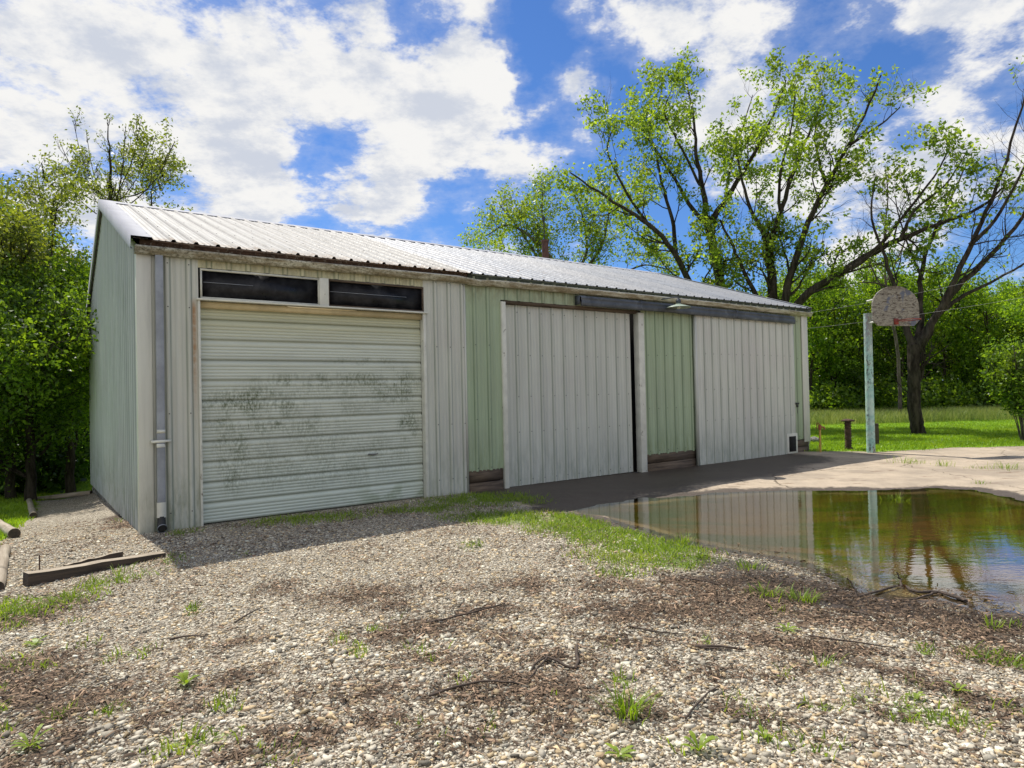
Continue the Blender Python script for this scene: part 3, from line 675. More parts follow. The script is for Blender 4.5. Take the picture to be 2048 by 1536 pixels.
# gutter (K profile), slightly sagging past the joint
pts = [(-.04, 3.44, 0), (1.5, 3.44, .0), (4.35, 3.455, 0), (4.75, 3.425, .01), (5.1, 3.445, 0), (9, 3.455, 0), (BL+.12, 3.43, 0)]
prof = [(-.005, .0), (-.005, -.085), (-.075, -.085), (-.085, -.06), (-.105, -.035), (-.118, -.015), (-.118, .008), (-.106, .008), (-.104, -.01), (-.07, -.07), (-.02, -.07), (-.02, .0)]
V = []; Q = []
for x, z, s in pts:
    for py_, pz_ in prof: V.append((x, py_-.01, z+pz_))
n = len(prof)
for i in range(len(pts)-1):
    for j in range(n): Q.append([i*n+j, i*n+(j+1) % n, (i+1)*n+(j+1) % n, (i+1)*n+j])
for b0 in (0, (len(pts)-1)*n):
    Q += [[b0+1, b0+2, b0+9, b0+10], [b0+0, b0+1, b0+10, b0+11], [b0+3, b0+4, b0+9, b0+2], [b0+4, b0+5, b0+8, b0+9], [b0+5, b0+6, b0+7, b0+8]]
mb = MB(); mb.add(V, Q); mb.build('gutter', m_gutter, barn)
# downspout
mb = MB()
def prism(mb, path, wx, wy):
    V = []
    for (x, y, z) in path:
        for a, b in ((-1, -1), (1, -1), (1, 1), (-1, 1)): V.append((x+a*wx, y+b*wy, z))
    Q = [[i*4+j, i*4+(j+1) % 4, (i+1)*4+(j+1) % 4, (i+1)*4+j] for i in range(len(path)-1) for j in range(4)]
    mb.add(V, Q)
prism(mb, [(.215, -.055, 3.36), (.213, -.055, 2.0), (.205, -.055, .38)], .043, .03)
ds = mb.build('downspout', m_down, barn, bevel=.006)
mb = MB()
for x0, x1, z in ((.165, .255, 1.245), (.163, .253, 1.075)): mb.box((x0, -.090, z-.02), (x1, -.087, z+.02), jit=.003)
mb.box((.105, -.088, 1.115), (.32, -.02, 1.140), jit=.004); mb.build('strap', m_white_plain, ds)
mb = MB(); prism(mb, [(.205, -.055, .40), (.205, -.055, .22)], .047, .034); mb.build('lower_sleeve', m_white_plain, ds)
mb = MB(); mb.tube([(.205, -.055, .23), (.205, -.06, .16), (.205, -.075, .12), (.205, -.13, .095)], [.042, .046, .05, .05], 12, cap=False); mb.tube([(.205, -.08, .115), (.205, -.127, .097)], [.038, .044], 12); mb.build('elbow', [m_black], ds)
mb = MB(); mb.tube([(.205, -.118, .099), (.205, -.135, .092)], [.056, .056], 14, cap=False); mb.build('elbow_rim', m_down, ds)
# sliding door one (hangs inside the opening)
mb = MB(); ribbed(mb, 5.32, 8.34, .045, 3.10, .262, 5.62, lambda s, d, z: (s, .09-d, z), .022, True, screws=(.14, .95, 1.55, 2.25, 2.98))
mb.box((5.32, .10, .05), (5.34, .13, 3.1)); mb.box((8.32, .092, .05), (8.345, .13, 3.1))
d1 = mb.build('sliding_door', [m_door, m_screw], barn); d1['label'] = 'white ribbed sliding door in the middle opening'
mb = MB(); mb.box((5.235, -.03, -.02), (5.32, .12, 3.13), jit=0); mb.box((5.245, -.034, -.02), (5.262, -.031, 3.13)); mb.build('door_jamb', m_white_plain, barn, bevel=.003)
mb = MB(); mb.box((8.455, -.035, .0), (8.61, .10, 3.12)); mb.build('door_jamb', m_white_plain, barn, bevel=.003)
mb = MB(); mb.box((5.322, .005, 3.105), (8.50, .14, 3.162), jit=.002); mb.build('door_header', m_sill, barn)
mb = MB(); mb.box((5.25, -.14, -.10), (8.6, .16, .028), jit=.008); mb.build('threshold', mat_simple('threshold_concrete', (.16, .13, .10), .9, 0, .4, 5, (.04, .035, .03), (.45, .6), .01), barn)
# sliding door two (hangs outside)
mb = MB(); ribbed(mb, 10.12, 13.70, lambda s: .04, 3.20, .262, 10.38, lambda s, d, z: (s, -.075-d, z), .022, True, screws=(.95, 1.6, 2.35, 3.1))
mb.box((10.07, -.085, .01), (10.125, -.03, 3.2)); mb.box((13.69, -.078, .04), (13.72, -.03, 3.2)); mb.box((10.12, -.074, .03), (13.7, -.04, .045), jit=.002)
d2 = mb.build('sliding_door', [m_door, m_screw], barn); d2['label'] = 'white ribbed sliding door hung outside the wall with a vent at its foot'
mb = MB(); mb.box((13.28, -.106, .05), (13.72, -.100, .52)); vt = mb.build('vent_frame', m_white_plain, d2, bevel=.003)
mb = MB(); mb.box((13.36, -.114, .09), (13.64, -.1085, .45))
for i in range(9): mb.box((13.37, -.119, .105+i*.038), (13.63, -.115, .118+i*.038), m=0)
mb.build('vent_grille', m_dark, d2)
mb = MB(); mb.box((13.70, -.115, 1.20), (13.80, -.09, 1.235)); mb.box((13.80, -.05, 1.195), (13.93, -.03, 1.235)); mb.tube([(13.73, -.11, 1.13), (13.71, -.12, 1.06), (13.74, -.115, .98)], .006, 6); mb.box((13.80, -.075, 1.13), (13.85, -.045, 1.19)); mb.build('hasp', m_black, d2)
# track cover
def trackp(x, z0, ):
    return [(x, -.03, z0+.185), (x, -.13, z0+.175), (x, -.165, z0+.125), (x, -.150, z0+.118), (x, -.175, z0+.07), (x, -.165, z0+.0), (x, -.150, z0-.012), (x, -.145, z0), (x, -.15, z0+.06), (x, -.03, z0+.11)]
V = trackp(6.88, 3.155)+trackp(9.4, 3.158)+trackp(9.42, 3.152)+trackp(13.66, 3.125)
Q = [[i*10+j, i*10+(j+1) % 10, (i+1)*10+(j+1) % 10, (i+1)*10+j] for i in range(3) for j in range(10)]
mb = MB(); mb.add(V, Q); mb.box((8.4, -.17, 3.15), (8.43, -.03, 3.335)); mb.box((11.4, -.172, 3.14), (11.43, -.03, 3.32)); mb.box((6.86, -.13, 3.17), (6.88, -.01, 3.33)); mb.build('track_cover', m_track, barn)
# lamp over the wall
lamp = MB(); lx = 9.25
lamp.tube([(lx-.25, -.02, 3.40), (lx-.05, -.30, 3.43), (lx, -.36, 3.43), (lx, -.36, 3.38)], .012, 8)
lb = lamp.build('wall_lamp', m_track, barn); lb['label'] = 'enamel dish lamp on a short bent arm under the gutter'
mb = MB(); mb.lathe([(.03, .0), (.034, -.02), (.05, -.03), (.05, -.085), (.035, -.09)], (lx, -.36, 3.40)); mb.build('lamp_neck', m_track, lb, smooth=True)
mb = MB(); mb.lathe([(.035, .0), (.06, -.03), (.15, -.055), (.235, -.088), (.24, -.095), (.232, -.095), (.14, -.063), (.05, -.04)], (lx, -.36, 3.315), 24); mb.build('lamp_shade', mat_simple('enamel_shade', (.30, .36, .28), .35, 0, .2, 5), lb, smooth=True)
mb = MB(); mb.lathe([(.001, -.105), (.03, -.1), (.038, -.075), (.025, -.04)], (lx, -.36, 3.30), 12); mb.build('bulb', mat_simple('bulb_glass', (.75, .74, .68), .2), lb, smooth=True)
# roof
pitch_s = (RIDGE-EAVE)/(BW/2)
def roofpt(side):
    L = math.hypot(BW/2, RIDGE-EAVE); c = (BW/2)/L; s_ = (RIDGE-EAVE)/L
    def f(s, d, t):          # t = distance down from the ridge
        y = BW/2-side*(t*c)-side*d*s_; z = RIDGE+.06-t*s_+d*c; return (s, y, z)
    return f, L
f, LR = roofpt(1)
mb = MB(); ribbed(mb, -.06, 4.66, 0.0, LR+.135, .2490, .12, lambda s, d, t: f(s, d+.006, t), .026, True, screws=(.5, 1.6, 2.7, 3.8, 4.8))
ribbed(mb, 4.58, BL+.12, 0.0, LR+.085, .2490, .12, f, .021, True, screws=(.5, 1.6, 2.7, 3.8, 4.8)); ro = mb.build('front_roof', [m_roof, m_screw], barn); ro['label'] = 'front roof slope, old beige sheets at one end and newer silver ones beyond'
f2, _ = roofpt(-1)
mb = MB(); ribbed(mb, -.06, BL+.12, 0.0, LR+.13, .249, .12, f2, .021, False); mb.build('rear_roof', [m_roof, m_screw], barn)
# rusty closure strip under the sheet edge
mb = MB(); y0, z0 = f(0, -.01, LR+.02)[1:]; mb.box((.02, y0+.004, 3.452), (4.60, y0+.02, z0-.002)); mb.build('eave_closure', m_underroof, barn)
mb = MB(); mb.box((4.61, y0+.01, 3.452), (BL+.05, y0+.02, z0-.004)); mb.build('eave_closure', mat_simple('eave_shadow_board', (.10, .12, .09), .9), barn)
# ridge cap with gaps at the ribs
mb = MB(); rp = []
for side in (1, -1):
    pass
c0 = [f(-.07, .024, .20), f(-.07, .026, .0), f2(-.07, .026, 0), f2(-.07, .024, .20)]; c1 = [f(BL+.13, .024, .20), f(BL+.13, .026, 0), f2(BL+.13, .026, 0), f2(BL+.13, .024, .20)]
c0[1] = c0[2] = (-.07, BW/2, RIDGE+.098); c1[1] = c1[2] = (BL+.13, BW/2, RIDGE+.098)
mb.add([c0[0], c0[1], c0[3], c1[0], c1[1], c1[3]], [[0, 3, 4, 1], [1, 4, 5, 2]]); 
for (p, q) in ((c0, c1),):
    a = np.array(c0[0]); b = np.array(c1[0])
    mb.add([a, b, b+np.array([0, 0, -.012]), a+np.array([0, 0, -.012])], [[0, 3, 2, 1]])
mb.build('ridge_cap', m_trimclean, barn)
# rake flashing, on roof and down the gable face
mb = MB()
for ff, sd in ((f, 1), (f2, -1)):
    P = [ff(-.085, .040, -.0), ff(.14, .040, 0), ff(.14, .034, LR+.14), ff(-.085, .034, LR+.14), ff(-.085, -.12, LR+.14), ff(-.085, -.12, 0)]
    mb.add(P, [[0, 1, 2, 3], [0, 3, 4, 5]]); Q_ = [ff(-.062, -.12, 0), ff(-.062, -.12, LR+.14)]
    mb.add([P[5], P[4], Q_[1], Q_[0]], [[0, 1, 2, 3]]); 
mb.build('rake_flashing', m_trimclean, barn)
mb = MB()
for ff in (f, f2):
    P = [ff(BL+.13, .040, 0), ff(BL+.0, .040, 0), ff(BL+.0, .034, LR+.09), ff(BL+.13, .034, LR+.09), ff(BL+.13, -.10, LR+.09), ff(BL+.13, -.10, 0)]
    mb.add(P, [[0, 3, 2, 1], [0, 5, 4, 3]])
mb.build('rake_flashing', m_trimclean, barn)
# flue pipe behind the ridge
def roof_hit(px, py, yloc):
    d = ray(px, py); o3 = np.array([0, 0, H]); t_ = ((A-o3[:2])@n2-yloc)/(d[:2]@n2); p = o3+d*t_; u_, v_ = uv(p[0], p[1]); return u_, p[2]
fu, fz = roof_hit(1090, 483, BW/2+.7)
mb = MB(); mb.tube([(fu, BW/2+.7, 4.7), (fu, BW/2+.7, fz)], .095, 14); mb.tube([(fu, BW/2+.7, fz-.02), (fu, BW/2+.7, fz+.04)], .11, 14)
fl_ = mb.build('flue_pipe', mat_simple('rusty_flue', (.10, .05, .035), .8, .1, .35, 8), barn)
mb = MB(); mb.tube([(fu, BW/2+.72, fz), (fu-.01, BW/2+.72, fz+.62)], .014, 8); mb.tube([(fu-.02, BW/2+.72, fz+.60), (fu-.02, BW/2+.72, fz+.70)], .045, 8); mb.build('flue_rod', m_black, fl_)

# ------------------------------------------------------------------ leaves, branches, trees
def leaves(C, size, sizevar=.4, up=.4, aspect=.55, var=None):
    n = len(C); s = size*(1+sizevar*(rng.random(n)*2-1))
    N = rng.normal(size=(n, 3)); N[:, 2] += up; N /= np.linalg.norm(N, axis=1)[:, None]
    T = np.cross(N, rng.normal(size=(n, 3))); T /= np.linalg.norm(T, axis=1)[:, None]+1e-9; B = np.cross(N, T)
    s = s[:, None]; fold = N*s*.12
    V = np.stack([C-T*s*.5, C+B*s*aspect*.5+fold-T*s*.05, C+T*s*.5-N*s*.08, C-B*s*aspect*.5+fold-T*s*.05], 1).reshape(-1, 3)
    Q = np.arange(4*n).reshape(n, 4)
    var = rng.random(n) if var is None else var
    return V, Q, np.repeat(var, 4)
def smooth_line(P, n):
    P = np.asarray(P, float); m = len(P); t = np.linspace(0, m-1, n); i = np.clip(np.floor(t).astype(int), 0, m-2); f_ = (t-i)[:, None]
    p0 = P[np.clip(i-1, 0, m-1)]; p1 = P[i]; p2 = P[i+1]; p3 = P[np.clip(i+2, 0, m-1)]
    return .5*((2*p1)+(-p0+p2)*f_+(2*p0-5*p1+4*p2-p3)*f_**2+(-p0+3*p1-3*p2+p3)*f_**3)
def unit(v): return v/(np.linalg.norm(v)+1e-9)
def bend(p, d, L, k, wob, up, rg):
    P = [p]; d = unit(d)
    for i in range(k):
        d = unit(d+rg.normal(0, wob, 3)+np.array([0, 0, up])); P.append(P[-1]+d*L/k)
    return np.array(P)
def grow(limbs, rg, n1=7., L1=2.2, n2_=4., L2=.9, n3=3., L3=.35, up=.10, tmin=.3, leafn=6, spread=.16, wood=1., leafprob=1., thin=.82):
    """limbs: list of (points, r0, r1).  returns branch geometry and leaf anchor points"""
    V = []; Q = []; off = 0; LA = []
    def addt(P, r, k):
        nonlocal off
        v, q = tube(P, r, k); V.append(v); Q.append(q+off); off += len(v)
    for P, r0, r1 in limbs:
        P = smooth_line(P, max(5, len(P)*4)); n = len(P)
        P[1:-1] += rg.normal(0, min(r0*.10, .02), (n-2, 3)); r_f = 1+.25*np.exp(-np.arange(n)*1.)*(r0 > .25)
        R_ = (r0+(r1-r0)*np.linspace(0, 1, n)**.7)*r_f*thin
        addt(P, R_, 10)
        seg = np.linalg.norm(np.diff(P, axis=0), axis=1); L = seg.sum()
        for _ in range(int(n1*L*.25+1)):
            t = tmin+(1-tmin)*rg.random()**.8; i = min(int(t*(n-1)), n-2)
            tg = unit(P[i+1]-P[i]); pr_ = unit(np.cross(tg, rg.normal(size=3)))
            d = tg*.65+pr_*.85; l1 = L1*(1.15-.8*t)*(.6+.7*rg.random())
            P1 = bend(P[i], d, l1, 6, .16, up, rg); ra = max(R_[i]*.42, .012)*.9; addt(P1, np.linspace(ra, ra*.3, 7), 5)
            for _ in range(int(n2_*l1+1)):
                t1 = .2+.8*rg.random(); j = min(int(t1*6), 5); tg1 = unit(P1[j+1]-P1[j]); d1_ = tg1*.7+unit(np.cross(tg1, rg.normal(size=3)))*.75
                l2 = L2*(1.2-.5*t1)*(.5+.8*rg.random()); P2 = bend(P1[j]+(P1[j+1]-P1[j])*(t1*6-j), d1_, l2, 4, .18, up*1.1, rg); rb = max(ra*.35, .006)*wood
                addt(P2, np.linspace(rb, rb*.4, 5), 4)
                if rg.random() > leafprob: 
                    for _ in range(int(n3)):
                        k = rg.integers(1, 4); d2_ = unit(P2[k+1]-P2[k])+rg.normal(0, .5, 3); addt(bend(P2[k], d2_, L3*1.6, 2, .2, .05, rg), np.array([rb*.5, rb*.4, rb*.25]), 3)
                    continue
                for _ in range(int(n3*l2/L2+1)):
                    t2 = rg.random(); k = min(int(t2*4), 3); d2_ = unit(P2[k+1]-P2[k])*.7+rg.normal(0, .5, 3); P3 = bend(P2[k], d2_, L3*(.6+.8*rg.random()), 2, .2, up, rg)
                    addt(P3, np.array([rb*.55, rb*.4, rb*.25])*wood, 3)
                    LA.append(np.repeat(P3[1:], leafn//2, 0)+rg.normal(0, spread, (2*(leafn//2), 3)))
                LA.append(np.repeat(P2[-1:], leafn, 0)+rg.normal(0, spread, (leafn, 3)))
    return np.concatenate(V), np.concatenate(Q), (np.concatenate(LA) if LA else np.zeros((0, 3)))
def tree(name, base, limbs, label, cat, mat, bark, seed, leafsize=.12, group=None, **kw):
    rg = np.random.default_rng(seed); base = np.asarray(base, float)
    V, Q, LA = grow([(np.asarray(P)-base, a, b) for P, a, b in limbs], rg, **kw)
    root = empty(name, base); tag(root, label, cat, group)
    npmesh('trunk', V, Q, bark, root, smooth=True)
    if len(LA):
        v, q, va = leaves(LA, leafsize, .4, .35); npmesh('crown', v, q, mat, root, attrs={'var': va})
    return root
def pl(pts, Yd, dy=0.):
    "limb through picture points, standing around depth Yd, drifting by dy along its length"
    n = len(pts); return np.array([at(px, py, Yd+dy*i/(n-1)) for i, (px, py) in enumerate(pts)])
def ground_at(px, Yd):
    p = at(px, 800, Yd); return np.array([p[0], Yd, float(gz(p[0], Yd))-.05])

# big tree one
Y1 = 27.
b = ground_at(1428, Y1)
def L_(pts, Yd, dy, r0, r1): return (pl(pts, Yd, dy), r0, r1)
limbs = [(np.vstack([b, pl([(1436, 700), (1442, 600), (1436, 540), (1414, 445)], Y1)]), .34, .20),
         L_([(1414, 445), (1408, 390), (1395, 320), (1388, 240), (1372, 160)], Y1, 1., .19, .03),
         L_([(1416, 448), (1452, 400), (1500, 320), (1540, 245), (1572, 160)], Y1, -1.5, .19, .03),
         L_([(1414, 450), (1380, 410), (1345, 350), (1305, 290), (1262, 225)], Y1, 2., .15, .03),
         (np.vstack([b+[0, 0, 1.], pl([(1405, 620), (1372, 550), (1330, 480), (1270, 430), (1205, 390), (1140, 345)], Y1-1, -2.)]), .24, .03),
         L_([(1352, 515), (1345, 440), (1322, 360), (1310, 300), (1295, 260)], Y1, 1.5, .13, .03),
         L_([(1300, 455), (1250, 380), (1215, 300), (1230, 250)], Y1-1.5, -1., .09, .02),
         L_([(1450, 405), (1462, 330), (1490, 240), (1505, 190)], Y1, 2.5, .09, .02),
         L_([(1400, 370), (1365, 300), (1330, 230), (1340, 190)], Y1, -2.5, .08, .02)]
tree('shade_tree', b, limbs, 'tall spreading tree with many forked dark limbs behind the middle of the barn roof', 'tree', m_leaf_big, m_bark, 11, .15, n1=5.8, L1=2.2, n2_=3.0, L2=.95, n3=2.6, L3=.4, tmin=.18, leafn=12, spread=.12, leafprob=.80)
Y2 = 25.
b = ground_at(1545, Y2)
limbs = [(np.vstack([b, pl([(1546, 700), (1546, 600), (1540, 520), (1530, 470)], Y2)]), .30, .17),
         L_([(1530, 470), (1502, 420), (1482, 350), (1470, 290)], Y2, 1.5, .13, .03),
         L_([(1536, 500), (1562, 420), (1592, 330), (1625, 250), (1650, 190)], Y2, 1.5, .16, .03),
         (np.vstack([b+[.3, 0, .8], pl([(1568, 610), (1592, 520), (1632, 410), (1680, 320), (1725, 240), (1762, 150)], Y2-.5, -1.5)]), .24, .03),
         L_([(1655, 370), (1640, 330), (1630, 270), (1640, 215)], Y2-1, 1., .10, .02),
         L_([(1700, 290), (1760, 250), (1800, 215)], Y2-2, -.5, .07, .02),
         (np.vstack([b+[-.3, 0, 1.2], pl([(1520, 620), (1495, 560), (1465, 490), (1440, 440)], Y2, -1.)]), .17, .04),
         L_([(1560, 430), (1560, 350), (1580, 270), (1590, 190)], Y2, -1.5, .09, .02),
         (np.vstack([b+[.5, 0, .9], pl([(1590, 620), (1680, 548), (1762, 497), (1850, 458), (1950, 420), (2015, 370)], Y2-1, -4.)]), .25, .03),
         L_([(1700, 538), (1750, 500), (1800, 440), (1870, 350), (1900, 290)], Y2-2.5, -1.5, .12, .02),
         L_([(1800, 480), (1830, 420), (1890, 370), (1930, 310)], Y2-3.5, -.5, .08, .02)]
tree('shade_tree', b, limbs, 'tall leaning tree with a long limb sweeping right above the far barn corner', 'tree', m_leaf_big, m_bark, 23, .145, n1=5.8, L1=2.0, n2_=3.0, L2=.9, n3=2.6, L3=.4, tmin=.18, leafn=12, spread=.12, leafprob=.80)
# pale tree behind the flue
Y3 = 32.
b = ground_at(1120, Y3)
limbs = [(np.vstack([b, pl([(1125, 700), (1150, 560), (1175, 500), (1165, 430), (1150, 390)], Y3)]), .2, .03),
         (np.vstack([b+[-.2, 0, 1.], pl([(1100, 600), (1075, 520), (1040, 460), (1000, 410)], Y3)]), .17, .03),
         (np.vstack([b+[.1, 0, 1.2], pl([(1110, 580), (1095, 500), (1085, 430), (1085, 385)], Y3, 1.)]), .15, .03),
         L_([(1140, 560), (1080, 490), (1020, 450), (975, 470)], Y3, -1., .12, .03),
         L_([(1150, 560), (1200, 500), (1215, 440), (1220, 400)], Y3, -1., .12, .03),
         L_([(1150, 590), (1240, 550), (1290, 530), (1340, 540)], Y3, 0, .10, .03),
         L_([(1080, 540), (1010, 520), (970, 500)], Y3, 1., .09, .03)]
tree('pale_tree', b, limbs, 'low rounded tree with pale yellow-green leaves behind the flue pipe', 'tree', m_leaf_lite, m_bark2, 5, .14, n1=6.5, L1=1.9, n2_=3.6, L2=.9, n3=3.4, L3=.4, tmin=.2, leafn=8, spread=.18)
# right yard tree with mostly bare limbs
b = G(1838, 868); Y4 = b[1]
limbs = [(np.vstack([b-[0, 0, .15], b+[.0, 0, .12], pl([(1829, 820), (1828, 760), (1826, 690)], Y4)]), .27, .22),
         L_([(1826, 700), (1812, 650), (1796, 590), (1772, 520), (1742, 430), (1752, 350)], Y4, 1., .17, .02),
         L_([(1828, 700), (1842, 640), (1842, 560), (1862, 480), (1900, 400), (1935, 320)], Y4, 1.5, .17, .02),
         L_([(1832, 700), (1870, 640), (1915, 550), (1960, 450), (2005, 340), (2050, 190)], Y4, -1.5, .19, .03),
         L_([(1834, 690), (1880, 620), (1930, 560), (2010, 480), (2075, 380), (2130, 280)], Y4, -.5, .18, .03),
         L_([(1880, 625), (1930, 590), (1990, 560), (2060, 520), (2110, 470)], Y4, .8, .10, .02),
         L_([(1940, 490), (1990, 440), (2050, 330), (2080, 230)], Y4-.8, -1.5, .09, .02),
         L_([(1800, 600), (1765, 570), (1720, 565)], Y4, -1., .07, .015),
         L_([(1846, 560), (1820, 500), (1800, 440), (1790, 390)], Y4+.5, 1., .06, .015)]
tree('yard_tree', b, limbs, 'thick trunked yard tree with mostly bare limbs behind the basketball hoop', 'tree', m_leaf_big, m_bark, 31, .11, n1=4.4, L1=1.6, n2_=3.0, L2=.85, n3=3.0, L3=.42, tmin=.35, leafn=6, spread=.13, leafprob=.05, wood=.9)
# a dead sapling beyond it
b = ground_at(1800, 30.)
limbs = [(np.vstack([b, pl([(1795, 700), (1775, 600), (1768, 500), (1775, 400), (1770, 330)], 30.)]), .12, .02), L_([(1778, 600), (1735, 520), (1715, 460)], 30., .5, .06, .015), L_([(1775, 560), (1810, 480), (1820, 400)], 30., .5, .06, .015)]
tree('bare_tree', b, limbs, 'slender leafless grey tree rising behind the basketball backboard', 'tree', m_leaf_big, m_deadwood, 8, .1, n1=6, L1=1.6, n2_=3.5, L2=.8, n3=3, L3=.4, leafprob=0., wood=.9)
# left sparse tree behind the gable
Y5 = 21.
b = ground_at(222, Y5)
fan = [[(118, 280)], [(150, 240)], [(180, 250)], [(215, 228)], [(245, 245)], [(282, 240)], [(300, 265)], [(345, 295)], [(120, 360)], [(348, 350)]]
limbs = [(np.vstack([b, pl([(222, 700), (224, 500), (220, 420), (222, 370), (218, 300), (214, 245)], Y5)]), .22, .015)]
for i, (x, y) in enumerate([(118, 280), (146, 240), (172, 260), (252, 250), (282, 240), (304, 275), (345, 295), (130, 350), (345, 350)]):
    y0 = 400+(i % 4)*14; sx = 222
    limbs.append(L_([(sx, y0), (sx+(x-sx)*.35, y0-(y0-y)*.18), (sx+(x-sx)*.75, y0-(y0-y)*.55), (x, y)], Y5, (i % 3-1)*1.5, .035, .010))
tree('budding_tree', b, limbs, 'thinly leafed tree with upswept budding twigs above the near gable peak', 'tree', m_leaf_olive, m_bark, 41, .078, n1=12., L1=.7, n2_=3.4, L2=.35, n3=1.8, L3=.18, tmin=.10, leafn=4, spread=.05, up=.32, thin=.7, wood=1.3)
def vine_tree(px, Yd, top, seed, label, mat, lean=0, ls=.12, group=None, dens=1., spreadx=70, low=.12, L1=1.5):
    b = ground_at(px, Yd); rg = np.random.default_rng(seed)
    limbs = [(np.vstack([b, pl([(px+lean*.2, 860), (px+lean*.5, 640), (px+lean*.8, (640+top)/2), (px+lean, top)], Yd)]), .17, .02)]
    for i in range(9):
        t = rg.random(); y0 = 860+(top-860)*(low+.75*t); x1 = px+lean*.5+(rg.random()*2-1)*spreadx*(1.2-.5*t); y1 = y0-30-70*rg.random()
        limbs.append(L_([(px+lean*(860-y0)/(860-top), y0), ((px+x1)/2, y0-20), (x1, y1)], Yd, (rg.random()*2-1)*2.5, .06, .015))
    return tree('woodland_tree', b, limbs, label, 'tree', mat, m_bark, seed, ls, group, n1=8*dens, L1=L1, n2_=4.4*dens, L2=.75, n3=3.2, L3=.35, tmin=.08, leafn=12, spread=.13)
LG = 'trees of the wood behind the near gable'
vine_tree(95, 19., 440, 51, 'thin olive budding tree between the picture edge and the near gable', m_leaf_olive, 10, .10, LG, .8, 60, .45, 1.1)
vine_tree(20, 17., 450, 52, 'ivy clad olive tree at the left edge of the photo', m_leaf_olive, -15, .11, LG, 1., 60, .35, 1.2)
vine_tree(300, 24., 440, 57, 'leafy crown showing above the near end of the roof right of the budding tree', m_leaf_olive, 20, .12, LG, .9, 60, .5, 1.1)
vine_tree(140, 17.5, 590, 53, 'bright green leafy young tree directly beside the gable wall', m_leaf_wood2, -10, .105, LG, 1.35, 80, .02)
vine_tree(60, 15.5, 600, 54, 'bright green bushy tree left of the young tree by the gable', m_leaf_wood, 0, .10, LG, 1.35, 90, .02)
vine_tree(-30, 15., 600, 55, 'dark green leafy tree cut by the left edge of the photo', m_leaf_wood, 20, .10, LG, 1.35, 90, .02)
vine_tree(-190, 16., 540, 56, 'broad leafy tree beyond the left edge of the photo', m_leaf_wood, 0, .15, LG, 1.1, 140, .02, 1.8)

# woodland trees beyond the right lawn: three kinds, copied
def wood_proto(seed, hgt, mat, nl=7, wide=2.2, bare=.15):
    rg = np.random.default_rng(seed); T = [(np.array([[0, 0, -.3], [.05, 0, hgt*.3], [-.1, .1, hgt*.6], [.1, 0, hgt]]), .16, .03)]
    for i in range(nl):
        z0 = hgt*(bare+.7*rg.random()); a = rg.random()*6.28; r = wide*(.5+.6*rg.random())
        T.append((np.array([[0, 0, z0], [r*.5*math.cos(a), r*.5*math.sin(a), z0+.6], [r*math.cos(a), r*math.sin(a), z0+1.4+rg.random()]]), .07, .02))
    V, Q, LA = grow(T, rg, n1=6.5, L1=1.6, n2_=3.8, L2=.8, n3=3, L3=.4, tmin=.15, leafn=10, spread=.16)
    a = npmesh('trunk', V, Q, m_bark, smooth=True); v, q, va = leaves(LA, .17, .4, .35); c_ = npmesh('crown', v, q, mat, attrs={'var': va})
    return a, c_
protos = [wood_proto(61, 6.6, m_leaf_wood, 7, 2.2, .32), wood_proto(62, 7.4, m_leaf_wood2, 7, 2.2, .28), wood_proto(63, 5.6, m_leaf_wood, 8, 2.4, .03)]
ord_ = ['first', 'second', 'third', 'fourth', 'fifth', 'sixth', 'seventh', 'eighth', 'ninth', 'tenth', 'eleventh', 'twelfth', 'thirteenth', 'fourteenth', 'fifteenth', 'sixteenth']
used_p = set()
def place_wood(k, x, y, sc, rz, label, group):
    root = empty('woodland_tree', (x, y, float(gz(x, y))-.05), rz); root.scale = (sc, sc, sc); tag(root, label, 'tree', group)
    for part in protos[k]:
        if k in used_p: part = part.copy(); COL.objects.link(part)
        part.parent = root
    used_p.add(k)
row = [(1560, 37), (1625, 35), (1672, 38), (1716, 35), (1762, 39), (1805, 36), (1850, 38), (1893, 35), (1935, 38), (1978, 35), (2025, 37), (2080, 35), (2150, 37), (2240, 34)]
rg = np.random.default_rng(3)
for i, (px, Yd) in enumerate(row):
    p = at(px, 800, Yd+rg.normal(0, .6)); sc = (.97 if px < 1900 else .85)*(.92+.2*rg.random())
    place_wood([0, 1, 0, 2, 1, 0, 2, 1][i % 8], p[0], p[1], sc, rg.random()*6.28, 'leafy tree at the edge of the far wood, %s from the barn end' % ord_[i], 'front trees of the far wood')
for i, px in enumerate([1200, 1400, 1520, 1600, 1665, 1730, 1800, 1870, 1940, 2010, 2090, 2200]):
    p = at(px, 800, 43+rg.normal(0, .8)); place_wood(i % 2, p[0], p[1], (1.04 if px < 1960 else .9)*(.92+.15*rg.random()), rg.random()*6.28, 'taller tree in the second row of the far wood, %s from the left' % ord_[i], 'second row of the far wood')
# left wood second row
for i, (px, Yd) in enumerate([(-120, 22), (-20, 24), (50, 22.5), (120, 24), (190, 26), (270, 28)]):
    p = at(px, 800, Yd); place_wood([0, 2, 1][i % 3], p[0], p[1], 1.05 if px < 180 else .8, i*1.3, 'shaded tree deep in the left wood, %s from the left' % ord_[i], 'back trees of the left wood')
